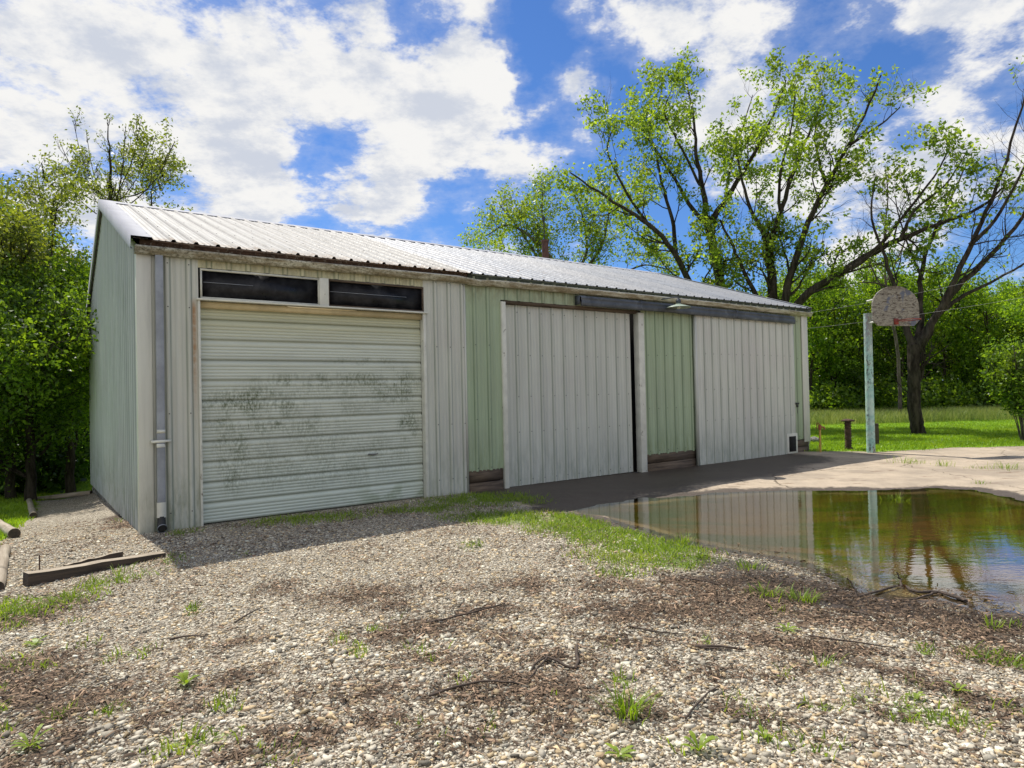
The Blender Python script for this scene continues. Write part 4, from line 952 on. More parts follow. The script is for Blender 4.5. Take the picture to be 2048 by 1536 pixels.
# shrubs and understorey
def mass(name, boxes, n, size, mat, label, cat, kind='stuff', seed=1):
    rg = np.random.default_rng(seed); C = []
    for (c, r, wt) in boxes:
        m = int(n*wt); P = rg.normal(size=(m, 3)); P /= np.linalg.norm(P, axis=1)[:, None]; P *= (rg.random((m, 1))**(.45))
        P += .16*np.sin(P[:, [1, 2, 0]]*9+np.array(c)[0]); C.append(P*np.array(r)+np.array(c))
    C = np.concatenate(C); C = C[C[:, 2] > gz(C[:, 0], C[:, 1])-.02]
    v, q, va = leaves(C, size, .45, .4); o = npmesh(name, v, q, mat, attrs={'var': va}); tag(o, label, cat, kind=kind); return o
bx = []
for px in range(1520, 2360, 26):
    p = at(px, 800, 34.5+rg.normal(0, 1.)); bx.append(((p[0], p[1], .5+rg.random()*.5), (1.1, 1.2, .9+rg.random()*.5), .032))
mass('undergrowth', bx, 26000, .20, m_leaf_wood, 'bright green undergrowth of brambles along the foot of the far wood', 'undergrowth', seed=4)
bx = []
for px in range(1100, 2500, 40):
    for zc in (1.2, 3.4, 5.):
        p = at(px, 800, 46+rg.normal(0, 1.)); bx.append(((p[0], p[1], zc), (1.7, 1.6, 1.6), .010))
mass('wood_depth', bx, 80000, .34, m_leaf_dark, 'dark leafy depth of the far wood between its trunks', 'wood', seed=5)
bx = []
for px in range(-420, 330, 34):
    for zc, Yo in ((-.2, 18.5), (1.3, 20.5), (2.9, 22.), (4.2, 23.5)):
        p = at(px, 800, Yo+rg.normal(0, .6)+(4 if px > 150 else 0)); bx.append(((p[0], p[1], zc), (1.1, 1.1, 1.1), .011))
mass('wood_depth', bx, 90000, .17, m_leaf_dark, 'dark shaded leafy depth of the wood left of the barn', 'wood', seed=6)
# right bush
def bush(px, py, label, seed, hgt, wid, mat, nst=16, nm='lilac_bush', ls=.09):
    b = G(px, py); rg = np.random.default_rng(seed); T = []
    for i in range(nst):
        a = rg.random()*6.28; r = wid*(.3+.7*rg.random()); h = hgt*(.6+.4*rg.random())
        T.append((np.array([b+[math.cos(a)*.1, math.sin(a)*.1, -.05], b+[math.cos(a)*r*.4, math.sin(a)*r*.4, h*.4], b+[math.cos(a)*r, math.sin(a)*r, h]]), .022, .008))
    return tree(nm, b, T, label, 'bush', mat, m_bark2, seed, ls, n1=18, L1=.55, n2_=8, L2=.3, n3=2.5, L3=.15, tmin=.45, leafn=8, spread=.09)
bush(2052, 882, 'large leafy bush of many thin stems at the right edge of the lawn', 71, 2.6, 1.0, m_leaf_wood, 18)
b_ = at(2090, 800, 25.); 
p_ = empty('lime_tree', (b_[0], b_[1], 0)); tag(p_, 'bright lime green tree at the right edge behind the lawn bush', 'tree')
for q_ in protos[1]:
    c_ = q_.copy(); COL.objects.link(c_); c_.parent = p_
p_.scale = (.66, .66, .60); p_.rotation_euler = (0, 0, 2.2)

# ------------------------------------------------------------------ grass blades
def blades(C, h, wd, lean=.35, var=None, hv=.4):
    n = len(C); hh = h*(1+hv*(rng.random(n)*2-1)) if np.isscalar(h) else h; a = rng.random(n)*6.283; la = rng.random(n)*6.283; ln = lean*rng.random(n)*hh
    dx = np.stack([np.cos(a), np.sin(a), 0*a], 1)*wd*.5*(.6+.8*rng.random((n, 1))); L = np.stack([np.cos(la)*ln, np.sin(la)*ln, 0*a], 1); up = np.zeros((n, 3)); up[:, 2] = hh
    V = np.stack([C-dx, C+dx, C+dx*.7+up*.55+L*.35, C-dx*.7+up*.55+L*.35, C+up*.98+L], 1).reshape(-1, 3)
    i = np.arange(n)[:, None]*5; Q = np.concatenate([i+[0, 1, 2, 3]]); T = i+np.array([3, 2, 4])
    var = rng.random(n) if var is None else var
    return V, [Q, T], np.repeat(var, 5)
def pts_on(n, x0, x1, y0, y1, f):
    x = x0+(x1-x0)*rng.random(n); y = y0+(y1-y0)*rng.random(n); k = f(x, y); m = rng.random(n) < k; x = x[m]; y = y[m]
    return np.stack([x, y, gz(x, y)-.005], 1)
outb = lambda x, y: ~((uv(x, y)[0] > -.02) & (uv(x, y)[0] < BL+.02) & (uv(x, y)[1] < .02) & (uv(x, y)[1] > -BW-.02))
# mown lawn
C1 = pts_on(300000, 6, 32, 15.2, 30, lambda x, y: lawn_f(x, y)*outb(x, y)*sstep(32, 17, y)*(x > y*.42)*(x < y*.95))
V, Fc, va = blades(C1, .055, .014, 1.0); o = npmesh('mown_grass', V, Fc, m_grass, attrs={'var': va}); tag(o, 'short mown grass of the lawn right of the barn', 'grass', kind='stuff')
C1 = pts_on(130000, -14, -4, 7, 21, lambda x, y: lawn_f(x, y)*outb(x, y)*sstep(24, 10, y)*(x > -y*.95))
V, Fc, va = blades(C1, .06, .014, 1.0); o = npmesh('mown_grass', V, Fc, m_grass, attrs={'var': va}); tag(o, 'short mown grass of the lawn left of the barn', 'grass', kind='stuff')
C1 = pts_on(90000, 10, 42, 26.5, 35, lambda x, y: (.45+.55*sstep(26.5, 29, y+1.5*(fbm(x*.3, y*.3)-.5)*2))*(y > 26.5+1.2*fbm(x*.4, y*0))*(x > y*.42))
C1 = C1[C1[:, 1] > 27]
V, Fc, va = blades(C1, .42, .016, .8); o = npmesh('tall_grass', V, Fc, m_straw, attrs={'var': va}); tag(o, 'tall seeding meadow grass between mown lawn and far wood', 'grass', kind='stuff')
# sparse growth in the gravel
C1 = pts_on(420000, -6.5, 6.5, 2.2, 12.5, lambda x, y: np.clip(acc(GRASS, x, y)*2.0-.35, 0, 1)*(pud_sd(x, y) > .05)*outb(x, y)*sstep(.36, .54, fbm(x*5, y*5, 3)+.06)*1.)
V, Fc, va = blades(C1, .042, .008, 1.3, hv=.8); o = npmesh('grass_patches', V, Fc, m_weed, attrs={'var': va}); tag(o, 'thin patches of fresh green grass growing through the gravel', 'grass', kind='stuff')
C2 = pts_on(240000, -6.5, 6.5, 2.2, 10.5, lambda x, y: np.clip(acc(GRASS, x, y)*1.5-.3, 0, 1)*(pud_sd(x, y) > .08)*outb(x, y)*sstep(.46, .60, fbm(x*6+9, y*6, 3))*.6)
C2[:, 2] += .012+.012*rng.random(len(C2)); V, Q, va = leaves(C2, .016, .5, 1.4, .8); o = npmesh('clover_patches', V, Q, m_weed, attrs={'var': va}); tag(o, 'low clover and moss mats among the foreground stones', 'ground cover', kind='stuff')

# ------------------------------------------------------------------ gravel stones and litter
def stones(C, s, col, name, label, cat):
    n = len(C); base = np.array([[x, y, z] for x in (-1, 1) for y in (-1, 1) for z in (-1, 1)], float)
    V = base[None]*(1+.0*s[:, None, None])+rng.normal(0, .33, (n, 8, 3))
    V[:, :, :2] *= np.where(base[None, :, 2:3] > 0, .82, 1.)
    V *= np.stack([.62+.5*rng.random(n), .45+.35*rng.random(n), .18+.26*rng.random(n)], 1)[:, None]
    # random tilt and spin
    a = rng.random(n)*6.283; tx = rng.normal(0, .42, n); ca, sa = np.cos(a), np.sin(a); ct, st_ = np.cos(tx), np.sin(tx)
    y = V[:, :, 1]*ct[:, None]-V[:, :, 2]*st_[:, None]; z = V[:, :, 1]*st_[:, None]+V[:, :, 2]*ct[:, None]; x = V[:, :, 0]
    V = np.stack([x*ca[:, None]-y*sa[:, None], x*sa[:, None]+y*ca[:, None], z], 2)*(s*.5)[:, None, None]+C[:, None]
    f0 = np.array([[0, 1, 3, 2], [4, 6, 7, 5], [0, 4, 5, 1], [2, 3, 7, 6], [0, 2, 6, 4], [1, 5, 7, 3]])
    Fq = (np.arange(n)[:, None, None]*8+f0[None]).reshape(-1, 4)
    o = npmesh(name, V.reshape(-1, 3), Fq, m_chip, attrs={'var': np.repeat(col, 8, 0)}); tag(o, label, cat, kind='stuff'); return o
def gravel_density(x, y):
    bare = 1-.75*np.clip(acc(LIT, x, y)*1.5*sstep(.30, .55, fbm(x*6, y*6, 4)), 0, 1)
    bare *= 1-.6*np.clip(acc(GRASS, x, y), 0, 1); bare *= 1-.8*np.clip(acc(WET, x, y)*1.3, 0, 1)*sstep(.3, .5, fbm(x*5, y*5, 3)+.1)
    return np.clip(bare, .05, 1)*(con_f(x, y) < .5)*(lawn_f(x, y) < .5)*(pud_sd(x, y) > .02)*outb(x, y)
def colr(n, y=None):
    t = rng.random(n); g = .37+.34*rng.random(n)
    c = np.stack([g*1.03, g*.94, g*.75], 1)
    tan = t < .25; c[tan] *= [1.0, .86, .66]; drk = (t > .25) & (t < .40); c[drk] *= .38; wh = t > .80; c[wh] = np.minimum(c[wh]*1.3, .80)
    return c
def frust(x, y, m=.9): return np.abs(x) < .80*y+m
n = 260000; x = -7.4+14.4*rng.random(n); y = 2.0+8.2*rng.random(n)
k = gravel_density(x, y)*frust(x, y)*sstep(10.5, 4.5, y)**.5; kk = rng.random(n) < k; x = x[kk]; y = y[kk]
s = np.exp(rng.normal(math.log(.0165), .45, len(x))); s = np.clip(s, .009, .042)*np.where(fbm(x*.7+3, y*.7, 2) > .52, 1.12, .88)*(1-.25*sstep(4, 8, y))
cs = colr(len(x))*(1-.75*np.clip(np.maximum(acc(WET, x, y), sstep(.30, .05, pud_sd(x, y))), 0, 1))[:, None]*(1-.45*np.clip(acc(LIT, x, y), 0, 1))[:, None]
stones(np.stack([x, y, gz(x, y)+s*.10], 1), s, cs, 'gravel_stones', 'loose crushed pale limestone covering the yard in front of the barn', 'gravel')
n = 120000; x = -5.5+10.5*rng.random(n); y = 2.0+4.5*rng.random(n); k = gravel_density(x, y)*frust(x, y)*.8; kk = rng.random(n) < k; x = x[kk]; y = y[kk]
s = .009+.008*rng.random(len(x)); stones(np.stack([x, y, gz(x, y)+s*.1], 1), s, colr(len(x))*.85, 'gravel_fines', 'small stone chips lying between the larger foreground stones', 'gravel')
# litter: bark chips, dead grass and seed husks
def litter(C, ln, wd, col, name, label):
    n = len(C); a = rng.random(n)*6.283; p = rng.normal(0, .22, n); D = np.stack([np.cos(a)*np.cos(p), np.sin(a)*np.cos(p), np.sin(p)], 1)*ln[:, None]*.5
    Sd = np.stack([-np.sin(a), np.cos(a), rng.normal(0, .4, n)], 1)*wd[:, None]*.5; up = np.zeros((n, 3)); up[:, 2] = wd*.5
    V = np.stack([C-D-Sd, C+D-Sd*.4, C+D+Sd*.4, C-D+Sd, C+up], 1).reshape(-1, 3); i = np.arange(n)[:, None]*5
    T = np.concatenate([i+[0, 1, 4], i+[1, 2, 4], i+[2, 3, 4], i+[3, 0, 4]])
    o = npmesh(name, V, T, m_litter, attrs={'var': np.repeat(col, 5, 0)}); tag(o, label, 'litter', kind='stuff'); return o
n = 560000; x = -6+13*rng.random(n); y = 2.0+7.*rng.random(n); f_ = acc(LIT, x, y)*sstep(.25, .5, fbm(x*4, y*4, 3))
k = np.clip(f_*1.9, .14*sstep(.40, .62, fbm(x*2+4, y*2, 3))+.02, 1)*frust(x, y)*(lawn_f(x, y) < .5)*np.where(pud_sd(x, y) > -.02, 1., .25*sstep(-.9, 0, pud_sd(x, y)))*outb(x, y)*(con_f(x, y) < .6)*.6; kk = rng.random(n) < k; x = x[kk]; y = y[kk]
n = len(x); ln = .014+.055*rng.random(n)**2.2; wdt = .003+.011*rng.random(n)**1.6; b_ = .05+.27*rng.random(n)**2.; wetk = acc(WET, x, y); b_ = b_*(1-.65*np.clip(wetk, 0, 1))
col = np.stack([b_*1.2, b_*.83, b_*.55], 1)*(.75+.9*(rng.random(n)**4))[:, None]
tw = rng.random(n) < .006; ln[tw] = .05+.16*rng.random(tw.sum()); wdt[tw] = .003+.002*rng.random(tw.sum()); col[tw] *= .5
litter(np.stack([x, y, np.maximum(gz(x, y), -.006)+.006+.012*rng.random(n)*(gz(x, y) > -.006)], 1), ln, wdt, col, 'leaf_litter', 'brown bark chips and dead grass washed into drifts on the gravel')

# ------------------------------------------------------------------ sticks
m_stick = mat_wood('stick_bark', (.03, .022, .016), (.10, .07, .05), gs=3)
def stick(lines, r, label, name='twig', cat='stick', lift=.012, group='sticks fallen on the gravel'):
    mb = MB(); o3 = None
    for k, L in enumerate(lines):
        P = np.array([G(px, py)+np.array([0, 0, lift+(h if h else 0)]) for px, py, h in L])
        if o3 is None: o3 = P[0].copy()
        P = smooth_line(P, len(P)*4); P[:, :2] += rng.normal(0, r*.35, (len(P), 2)); rr = r*(1 if k == 0 else .6); mb.tube(P-o3, np.linspace(rr, rr*.45, len(P)), 7)
    o = mb.build(name, m_stick, smooth=True); o.location = tuple(o3); tag(o, label, cat, group); return o
stick([[(1932, 1206, .0), (1908, 1198, .01), (1870, 1189, .01), (1835, 1190, .01), (1803, 1176, .01), (1760, 1187, .01), (1714, 1196, .0), (1660, 1196, 0)], [(1803, 1178, .01), (1800, 1172, .05), (1794, 1172, .10)], [(1714, 1196, 0), (1706, 1192, .06), (1696, 1190, .12)], [(1870, 1190, .01), (1830, 1201, .0), (1780, 1203, .0)]], .015, 'dark forked branch lying half in the near edge of the puddle', 'fallen_branch', 'branch')
stick([[(1155, 1302, .02), (1150, 1340, .0), (1095, 1325, .02), (1060, 1345, 0)], [(1095, 1325, .02), (1050, 1370, 0)]], .011, 'hooked dark twig in the brown litter at the bottom centre')
stick([[(850, 1250, 0), (930, 1235, .01), (1010, 1215, .02)], [(930, 1235, .01), (960, 1222, .01), (1025, 1213, 0)]], .009, 'forked dark twig lying level across the centre foreground')
stick([[(1390, 1297, 0), (1440, 1300, .01), (1490, 1303, 0)], [(1400, 1299, 0), (1465, 1306, .01)]], .011, 'short thick paired stick right of the centre foreground')
stick([[(1255, 1255, 0), (1310, 1270, .01), (1375, 1272, 0)], [(1200, 1210, 0), (1270, 1240, .01), (1320, 1272, 0)]], .007, 'thin branching twig between the centre litter and the puddle')
stick([[(1360, 1158, 0), (1410, 1170, .02), (1460, 1178, 0)]], .008, 'thin dark twig beside the long grass patch at the puddle')
stick([[(860, 1395, 0), (960, 1375, .02), (1050, 1372, 0)], [(920, 1400, 0), (1000, 1378, 0)]], .008, 'long straight twig in the litter left of the bottom centre')
stick([[(340, 1282, 0), (380, 1278, .01), (410, 1277, 0)]], .008, 'short lone twig on the pale gravel left of centre')
stick([[(470, 1248, 0), (500, 1232, .01), (525, 1218, 0)]], .007, 'slanting short twig on the gravel before the overhead door')
stick([[(1620, 1275, 0), (1700, 1290, .01), (1790, 1300, 0)], [(1690, 1240, 0), (1750, 1258, 0)]], .007, 'long thin twig in the dark litter below the forked branch')
stick([[(1700, 1225, 0), (1740, 1240, .02), (1775, 1250, 0)]], .008, 'slanting stick just below the puddle branch')
stick([[(1370, 1440, 0), (1410, 1400, .01), (1440, 1375, 0)]], .006, 'fine slanting twig on clean stones right of the big grass tuft')

# ------------------------------------------------------------------ tufts and weeds
def tuft(px, py, n, h, spread, label, name='grass_tuft', cat='grass tuft', mat=None, wd=.006, lean=.9, group='grass tufts growing in the yard'):
    c = G(px, py); P = rng.normal(0, spread, (n, 3)); P[:, 2] = 0
    seg = []; rows = []
    V = []; Q = []; T = []; va = []; k = 0
    for i in range(n):
        a = math.atan2(P[i, 1], P[i, 0])+rng.normal(0, .6); hh = h*(.45+.65*rng.random()); ln = hh*lean*(.2+.9*rng.random()); dd = np.array([math.cos(a), math.sin(a), 0]); sd_ = np.array([-math.sin(a), math.cos(a), 0])*wd*.5*(.7+.6*rng.random())
        z = lambda t: hh*(t-.28*t*t*lean)
        for t, wk in ((0, 1), (.35, 1), (.7, .75)):
            cc = P[i]+dd*ln*t**1.6+np.array([0, 0, z(t)]); V += [cc-sd_*wk, cc+sd_*wk]
        V.append(P[i]+dd*ln+np.array([0, 0, z(1)])); Q += [[k, k+1, k+3, k+2], [k+2, k+3, k+5, k+4]]; T.append([k+4, k+5, k+6]); va += [rng.random()]*7; k += 7
    o = npmesh(name, np.array(V), [np.array(Q), np.array(T)], mat or m_weed, attrs={'var': np.array(va)}); o.location = tuple(c); tag(o, label, cat, group); return o
tuft(1255, 1432, 90, .17, .035, 'tall dark green grass tuft in the gravel at the bottom centre', mat=m_grass)
tuft(1535, 1192, 70, .11, .06, 'bright grass tuft left of its twin at the near puddle shore')
tuft(1605, 1204, 80, .13, .05, 'bright upright grass tuft on the dark mud beside the puddle branch')
tuft(1500, 1136, 70, .10, .06, 'wide grass tuft on the near shore where the mud begins')
tuft(1365, 1088, 60, .14, .045, 'grass tuft standing at the water edge left of the other shore tufts')
tuft(1402, 1114, 40, .07, .04, 'small grass tuft just right of the water edge tuft')
tuft(1235, 945, 60, .28, .06, 'tall dark grass tuft at the foot of the middle sliding door', mat=m_grass, wd=.008)
tuft(360, 1052, 14, .50, .06, 'few tall thin grass blades against the wall by the downspout', mat=m_grass, wd=.010, lean=.5)
tuft(728, 1000, 16, .22, .05, 'small grass tuft at the foot of the overhead door', mat=m_grass)
tuft(1808, 926, 60, .20, .14, 'leftmost grass tuft in the far crack of the concrete')
tuft(1840, 926, 30, .10, .10, 'low tuft second from left in the far concrete crack')
tuft(1888, 932, 50, .18, .08, 'upright grass tuft in the middle of the far concrete crack')
tuft(1955, 937, 30, .09, .10, 'low flat tuft between the two larger ones on the far concrete')
tuft(2008, 938, 80, .20, .16, 'widest grass tuft on the far concrete near the right edge')
tuft(1961, 968, 24, .10, .05, 'tiny tuft in the crack just above the far puddle shore')
tuft(1790, 1003, 50, .16, .08, 'grass tuft standing out of the water in the far part of the puddle')
tuft(1990, 1258, 22, .13, .04, 'thin grass tuft in wet mud at the right edge', mat=m_grass)
tuft(240, 1045, 30, .09, .07, 'bright low weed against the foot of the gable wall')
tuft(495, 1108, 0+14, .05, .05, 'tiny sprigs of grass in the gravel left of centre')
tuft(310, 1145, 30, .07, .08, 'small grass clump at the end of the front timber')
tuft(240, 1150, 24, .14, .05, 'thin weeds standing behind the front timber')
tuft(560, 1512, 34, .05, .05, 'low green sprigs at the bottom edge left of centre')
tuft(1645, 1330, 26, .09, .03, 'slim grass sprig on stones right of the bottom centre')
def rosette(px, py, n, L, wd, label, upn=.5, mat=None):
    c = G(px, py); V = []; Q = []; T = []; va = []; k = 0
    for i in range(n):
        a = i*2.4+rng.normal(0, .3); l = L*(.6+.5*rng.random()); dd = np.array([math.cos(a), math.sin(a), 0]); sd_ = np.array([-math.sin(a), math.cos(a), 0]); e = upn*(.5+.8*rng.random())
        for t, wk in ((0, .15), (.3, .6), (.6, 1.), (.85, .6)):
            cc = dd*l*t+np.array([0, 0, .005+l*e*(t-.5*t*t)*1.4]); V += [cc-sd_*wd*.5*wk+[0, 0, .004*wk], cc+sd_*wd*.5*wk+[0, 0, .004*wk]]
        V.append(dd*l+np.array([0, 0, .005+l*e*.62])); Q += [[k+j, k+j+1, k+j+3, k+j+2] for j in (0, 2, 4)]; T.append([k+6, k+7, k+8]); va += [.5+.5*rng.random()]*9; k += 9
    o = npmesh('broadleaf_weed', np.array(V), [np.array(Q), np.array(T)], mat or m_weed, attrs={'var': np.array(va)}); o.location = tuple(c); tag(o, label, 'weed', 'broad leaved weeds in the gravel'); return o
rosette(1240, 1512, 9, .075, .022, 'broad leaved weed rosette at the bottom edge left of its taller neighbour')
rosette(1398, 1505, 10, .085, .024, 'taller broad leaved weed at the bottom edge right of the rosette', 1.0)
rosette(1528, 1480, 7, .05, .018, 'small upright weed among stones near the bottom right of centre', 1.)
rosette(372, 1372, 8, .075, .03, 'lone yellow-green weed on the left foreground gravel', 1.1)
rosette(70, 1290, 8, .08, .03, 'bright weed sprawling at the left edge of the gravel', .6)
rosette(1575, 1262, 9, .09, .018, 'flat dandelion-like weed in the brown litter', .4)
rosette(1915, 1385, 7, .08, .02, 'thin broad leaved weed in the litter streak at the right', .8)
rosette(1830, 1400, 6, .05, .02, 'small weed just left of the litter streak weed', .8)
rosette(1995, 1247, 4, .05, .035, 'fresh fallen green leaf by the wet shore', .1)
rosette(60, 1495, 9, .09, .02, 'weed clump in the bottom left corner', .8)
rosette(908, 978, 14, .12, .05, 'climbing leafy weed against the white wall beside the green siding', 2.4)

# ------------------------------------------------------------------ landscape timbers
def log(p0, p1, r, label, seed=0, square=False, group='timbers edging the gravel pad'):
    p0 = np.array(p0, float); p1 = np.array(p1, float); d = p1-p0; L = np.linalg.norm(d)
    mb = MB(); n = 9
    if square:
        V = []
        for i in range(n):
            x = L*i/(n-1); dz = rng.normal(0, .004)
            for a, b in ((-1, 0), (1, 0), (1, 1), (-1, 1)): V.append((x, a*r*.75+rng.normal(0, .003), b*r*1.6+dz))
        Q = [[i*4+j, i*4+(j+1) % 4, (i+1)*4+(j+1) % 4, (i+1)*4+j] for i in range(n-1) for j in range(4)]; mb.add(V, [q for i, q in enumerate(Q) if i % 4 != 3]); mb.add(V, [q for i, q in enumerate(Q) if i % 4 == 3], m=1); mb.add(V[:4], [[3, 2, 1, 0]], m=1); mb.add(V[-4:], [[0, 1, 2, 3]], m=1)
    else:
        P = [(L*i/(n-1), rng.normal(0, .004), r*.8+rng.normal(0, .003)) for i in range(n)]; V, Q = tube(P, r, 14); mb.add(V, Q)
        for e, ring in ((0, V[:14]), (1, V[-14:])): mb.add(np.vstack([ring, ring.mean(0)]), T=[[i, (i+1) % 14, 14] for i in range(14)], m=1)
    o = mb.build('landscape_timber', [m_timber, m_timberd], smooth=False, bevel=.004); o.location = tuple(p0); o.rotation_euler = Vector(tuple(d)).to_track_quat('X', 'Z').to_euler(); tag(o, label, 'timber', group); return o
log(G(50, 1172)-[0, 0, .02], G(325, 1112)-[0, 0, .095], .08, 'long grey squared timber with a dark rotten end along the front of the gravel pad', square=True)
log(G(130, 1140)+[0, 0, .0], G(243, 1112)-[0, 0, .0], .03, 'thin weathered board lying just behind the long front timber', square=True)
log(G(68, 1001)-[0, 0, .02], G(184, 987)-[0, 0, .02], .055, 'round edging log at the far end of the pad against the barn corner')
log(G(67, 1036), G(57, 1000)+[0, 0, .0], .055, 'stubby pale log pointing away at the far left corner of the pad')
log(G(28, 1076), G(-25, 1040), .065, 'fat short log sticking in from the left picture edge')
log(G(-4, 1182), G(10, 1105), .05, 'weathered round log along the left edge of the pad')
log(G(-30, 1175), G(-8, 1110), .045, 'second round log lying behind the one on the left edge')
mb = MB(); mb.tube([(0, 0, -.05), (0, 0, .13)], .006, 6); o = mb.build('rebar_stake', mat_simple('rust', (.09, .05, .035), .8)); o.location = tuple(G(84, 1150)+[0, -.03, .06]); tag(o, 'thin rusty rebar stake driven through the long front timber', 'stake')

# ------------------------------------------------------------------ basketball hoop
hp = G(1742, 905); hoop = empty('basketball_hoop', hp); tag(hoop, 'old basketball hoop on a turquoise pole with flaked backboard by the far barn corner', 'basketball hoop')
def mat_pole():
    t = NT('peeling_turquoise_paint'); o = t.coord(); x, y, z = t.sep(o)[:3]
    n = t.noise(t.scl(o, (1., 1., .6)), 22, 6, .75); m = t.noise(t.scl(o, (1., 1., .35)), 3.2, 4, .6)
    c = t.mix(t.mr(t.noise(o, 5), .4, .6), (.30, .52, .46), (.46, .62, .54))
    c = t.mix(t.math('MULTIPLY', t.mr(n, .50, .60), t.mr(m, .40, .60, .15, 1.)), c, (.05, .04, .035))
    c = t.mix(t.math('MULTIPLY', t.mr(z, 2.1, 2.9), t.mr(n, .35, .6)), c, (.28, .28, .29))
    c = t.mix(t.math('MULTIPLY', t.mr(m, .55, .7), t.mr(n, .40, .5, 0, .8)), c, (.26, .13, .05))
    return t.out(t.bsdf(c, .6, 0, t.bump(n, .01)))
topx = at(1735, 627, hp[1]); dx = topx[0]-hp[0]; zt = topx[2]-hp[2]
mb = MB(); mb.tube([(0, 0, -.1), (dx*.5, 0, zt*.5), (dx, 0, zt)], [.095, .09, .09], 20); po = mb.build('pole', mat_pole(), hoop, smooth=False)
for p in po.data.polygons: p.use_smooth = len(p.vertices) == 4
def mat_board():
    t = NT('flaked_backboard'); o = t.coord()
    n = t.noise(t.scl(o, (1., 1., 3.2)), 7, 7, .75, dist=.6); m = t.noise(o, 3.3, 4)
    c = t.mix(t.mr(n, .40, .52), (.055, .04, .028), (.30, .285, .23)); c = t.mix(t.mr(t.noise(t.scl(o, (1., 1., 4.)), 9, 6, .7), .5, .6, 0, .8), c, (.18, .16, .13))
    c = t.mix(t.mr(m, .56, .62, 0, .85), c, (.10, .12, .17)); zb = t.sep(o)[2]; c = t.mix(t.math('MULTIPLY', t.mr(zb, .75, 1.0), t.mr(t.noise(o, 4, 5, .7), .42, .52)), c, (.07, .05, .03))
    return t.out(t.bsdf(c, .9, 0, t.bump(n, .02)))
# board faces toward the yard, hung on short arms right of the pole
bl = at(1745, 650, hp[1]-.35)-hp; brr = at(1838, 650, hp[1]-.05)-hp; bw_ = np.linalg.norm((brr-bl)[:2]); ang = math.atan2((brr-bl)[1], (brr-bl)[0])
btop = at(1790, 572, hp[1]-.2)[2]-hp[2]; bbot = at(1790, 652, hp[1]-.2)[2]-hp[2]; hb = btop-bbot
pts = [(-bw_*.38, 0), (bw_*.38, 0), (bw_*.5, hb*.14), (bw_*.5, hb*.5)]+[(bw_*.5*math.cos(a), hb*.5+hb*.5*math.sin(a)) for a in np.linspace(.15, math.pi-.15, 14)]+[(-bw_*.5, hb*.5), (-bw_*.5, hb*.14)]
n = len(pts); V = [(x, -.018, z) for x, z in pts]+[(x, .018, z) for x, z in pts]
bm = bmesh.new(); vs = [bm.verts.new(v) for v in V]; bm.faces.new(vs[:n]); bm.faces.new(vs[n:][::-1])
for i in range(n): bm.faces.new([vs[i], vs[n+i], vs[n+(i+1) % n], vs[(i+1) % n]])
bmesh.ops.recalc_face_normals(bm, faces=bm.faces); me = bpy.data.meshes.new('backboard'); bm.to_mesh(me); me.materials.append(mat_board()); bo = bpy.data.objects.new('backboard', me); COL.objects.link(bo); bo.parent = hoop
bc = (bl+brr)/2; bo.location = (bc[0], bc[1], bbot); bo.rotation_euler = (0, 0, ang)
ca, sa_ = math.cos(ang), math.sin(ang)
def bl2(x, y, z): return np.array([bc[0]+x*ca-y*sa_, bc[1]+x*sa_+y*ca, bbot+z])
mb = MB(); 
for z in (.1, .62): mb.tube([(dx*.97, 0, bbot+z), bl2(-bw_*.42, .02, z)], .022, 8)
mb.tube([bl2(-bw_*.42, .04, .1), bl2(bw_*.3, .04, .1)], .02, 8); mb.tube([bl2(-bw_*.42, .04, .62), bl2(bw_*.3, .04, .62)], .02, 8); mb.build('bracket', m_white_plain, hoop)
mred = mat_simple('faded_red_rim', (.22, .035, .022), .7, 0, .3, 9)
mb = MB(); aa = np.linspace(0, 2*math.pi, 25); rc = .225; ry = -.30; rz_ = hb*.12
mb.tube([bl2(.09+rc*math.cos(a), ry+rc*math.sin(a), rz_) for a in aa], .010, 6, cap=False); mb.tube([bl2(-.0, -.02, rz_), bl2(.02, -.10, rz_)], .012, 6); mb.tube([bl2(.16, -.02, rz_), bl2(.16, -.10, rz_)], .012, 6); mb.build('rim', mred, hoop, smooth=True)
xx0 = -.14; mb = MB()
for z in (0,): mb.box((-.06, -.04, 0), (.06, -.02, .14))
rp = mb.build('rim_plate', mred, hoop); rp.location = tuple(bl2(-.02, 0, rz_-.08)); rp.rotation_euler = (0, 0, ang)

# ------------------------------------------------------------------ small standing things
h0 = G(1641, 904); hyd = empty('yard_hydrant', h0); tag(hyd, 'yellow standpipe with a rusty red tap head beside the far barn corner', 'hydrant')
hz = at(1641, 848, h0[1])[2]-h0[2]
mb = MB(); mb.tube([(0, 0, -.05), (0, 0, hz-.12)], .024, 10); mb.tube([(-.07, 0, 0), (-.02, -.01, .22), (0, -.02, .4)], .006, 6); mb.build('standpipe', mat_simple('yellow_pipe', (.50, .33, .07), .6, 0, .2, 6, (.2, .1, .04), (.6, .7)), hyd)
mb = MB(); mb.tube([(0, 0, hz-.14), (0, 0, hz-.02)], [.035, .04], 10); mb.tube([(-.0, 0, hz-.07), (.09, -.02, hz-.075), (.105, -.02, hz-.13)], .02, 8); mb.build('tap_head', mat_simple('rusty_red', (.30, .09, .045), .7, 0, .3, 9), hyd)
mb = MB(); mb.tube([(.0, 0, hz-.02), (-.04, 0, hz+.035), (-.07, 0, hz+.01), (-.075, 0, hz-.12)], .011, 6); mb.build('handle', mat_simple('rusty_red_lever', (.26, .09, .05), .7), hyd)
s0 = G(1697, 899); st0 = empty('rusty_post', s0); tag(st0, 'dark knobbly rusted post with a flat cap between the tap and the basketball pole', 'post')
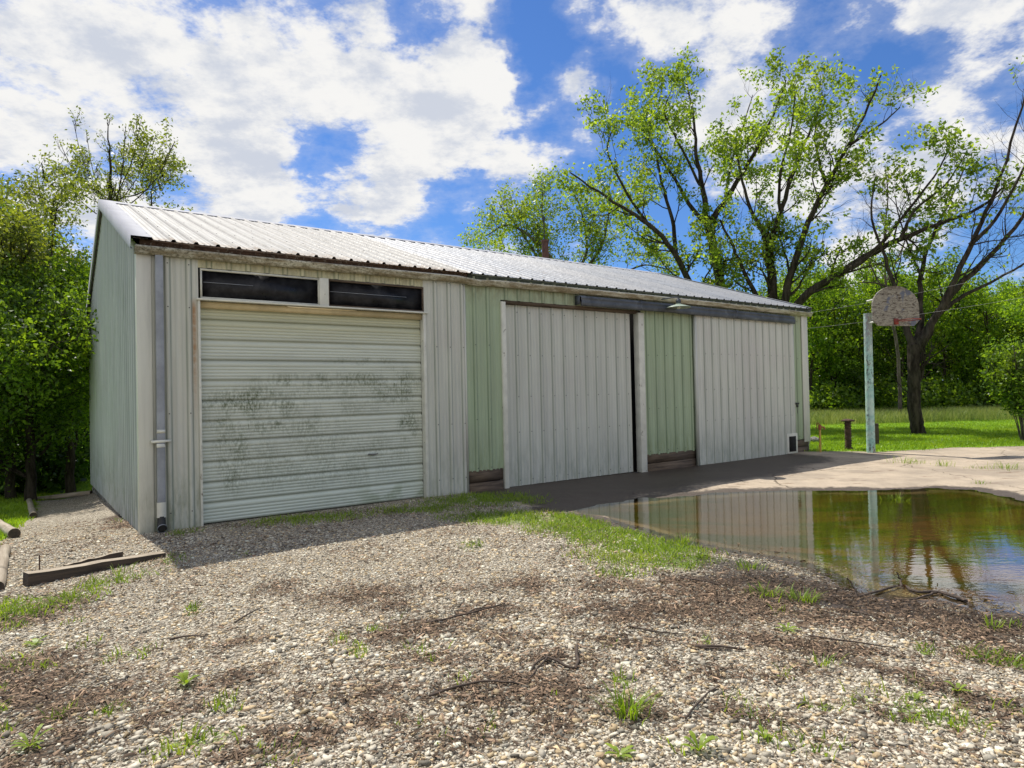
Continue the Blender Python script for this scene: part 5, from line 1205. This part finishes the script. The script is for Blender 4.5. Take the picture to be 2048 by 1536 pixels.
hz = at(1695, 838, s0[1])[2]-s0[2]; mru = mat_simple('crusted_rust', (.07, .042, .03), .95, .1, .5, 12, (.15, .08, .05), (.55, .65), .02, 20)
mb = MB(); zz = np.linspace(-.05, hz-.06, 26); mb.tube([(rng.normal(0, .003), rng.normal(0, .003), z) for z in zz], [.075+.012*((i % 2)*2-1)+(.06*max(0, 1-(z+.05)/.12)) for i, z in enumerate(zz)], 12); mb.build('shaft', mru, st0)
mb = MB(); mb.lathe([(.0, hz-.062), (.15, hz-.06), (.16, hz-.035), (.10, hz-.01), (.03, hz+.005), (0, hz+.005)], (0, 0, 0), 14); mb.build('cap', mru, st0)
s1 = G(1753, 890); mb = MB(); hz = at(1753, 847, s1[1])[2]-s1[2]; mb.box((-.055, -.05, -.1), (.055, .05, hz), jit=.004); o = mb.build('wooden_post', m_timberd, bevel=.006); o.location = tuple(s1); tag(o, 'short dark wooden post just behind the foot of the basketball pole', 'post')
s2 = G(1627, 884); bm = bmesh.new(); bmesh.ops.create_icosphere(bm, subdivisions=3, radius=.16)
for v in bm.verts: v.co *= 1+.16*math.sin(v.co.x*23+1)*math.cos(v.co.y*19)+.08*math.sin(v.co.z*31); v.co.z *= .65; v.co.x *= 1.2
me = bpy.data.meshes.new('field_stone'); bm.to_mesh(me); me.materials.append(m_stone); o = bpy.data.objects.new('field_stone', me); COL.objects.link(o); o.location = tuple(s2+[0, 0, .05]); tag(o, 'grey field stone on the grass just past the far barn corner', 'stone')
# overhead wires
def wire(p, q, sag, label, r=.003):
    p = np.array(p); q = np.array(q); t = np.linspace(0, 1, 24)[:, None]; P = p+(q-p)*t-np.array([0, 0, 1])*sag*4*t*(1-t)
    mb = MB(); mb.tube(P-p, r, 5); o = mb.build('overhead_wire', mat_simple('wire_grey', (.30, .30, .29), .6)); o.location = tuple(p); tag(o, label, 'wire', 'wires running from the barn'); return o
cB = wp(BL+.02, -.3, 3.42); wire(cB, at(2300, 470, 15.), .15, 'upper thin grey wire running right from the far barn corner'); cB2 = wp(BL+.02, -.5, 3.05); wire(cB2, at(2300, 545, 14.), .12, 'lower thin grey wire running right from the far barn end wall')

# ------------------------------------------------------------------ render settings
S.render.engine = 'CYCLES'
S.view_settings.view_transform = 'Standard'; S.view_settings.look = 'None'; S.view_settings.exposure = 0
S.cycles.max_bounces = 6; S.cycles.transparent_max_bounces = 8; S.cycles.diffuse_bounces = 3; S.cycles.glossy_bounces = 3; S.cycles.use_denoising = True
S.cycles.caustics_reflective = False; S.cycles.caustics_refractive = False
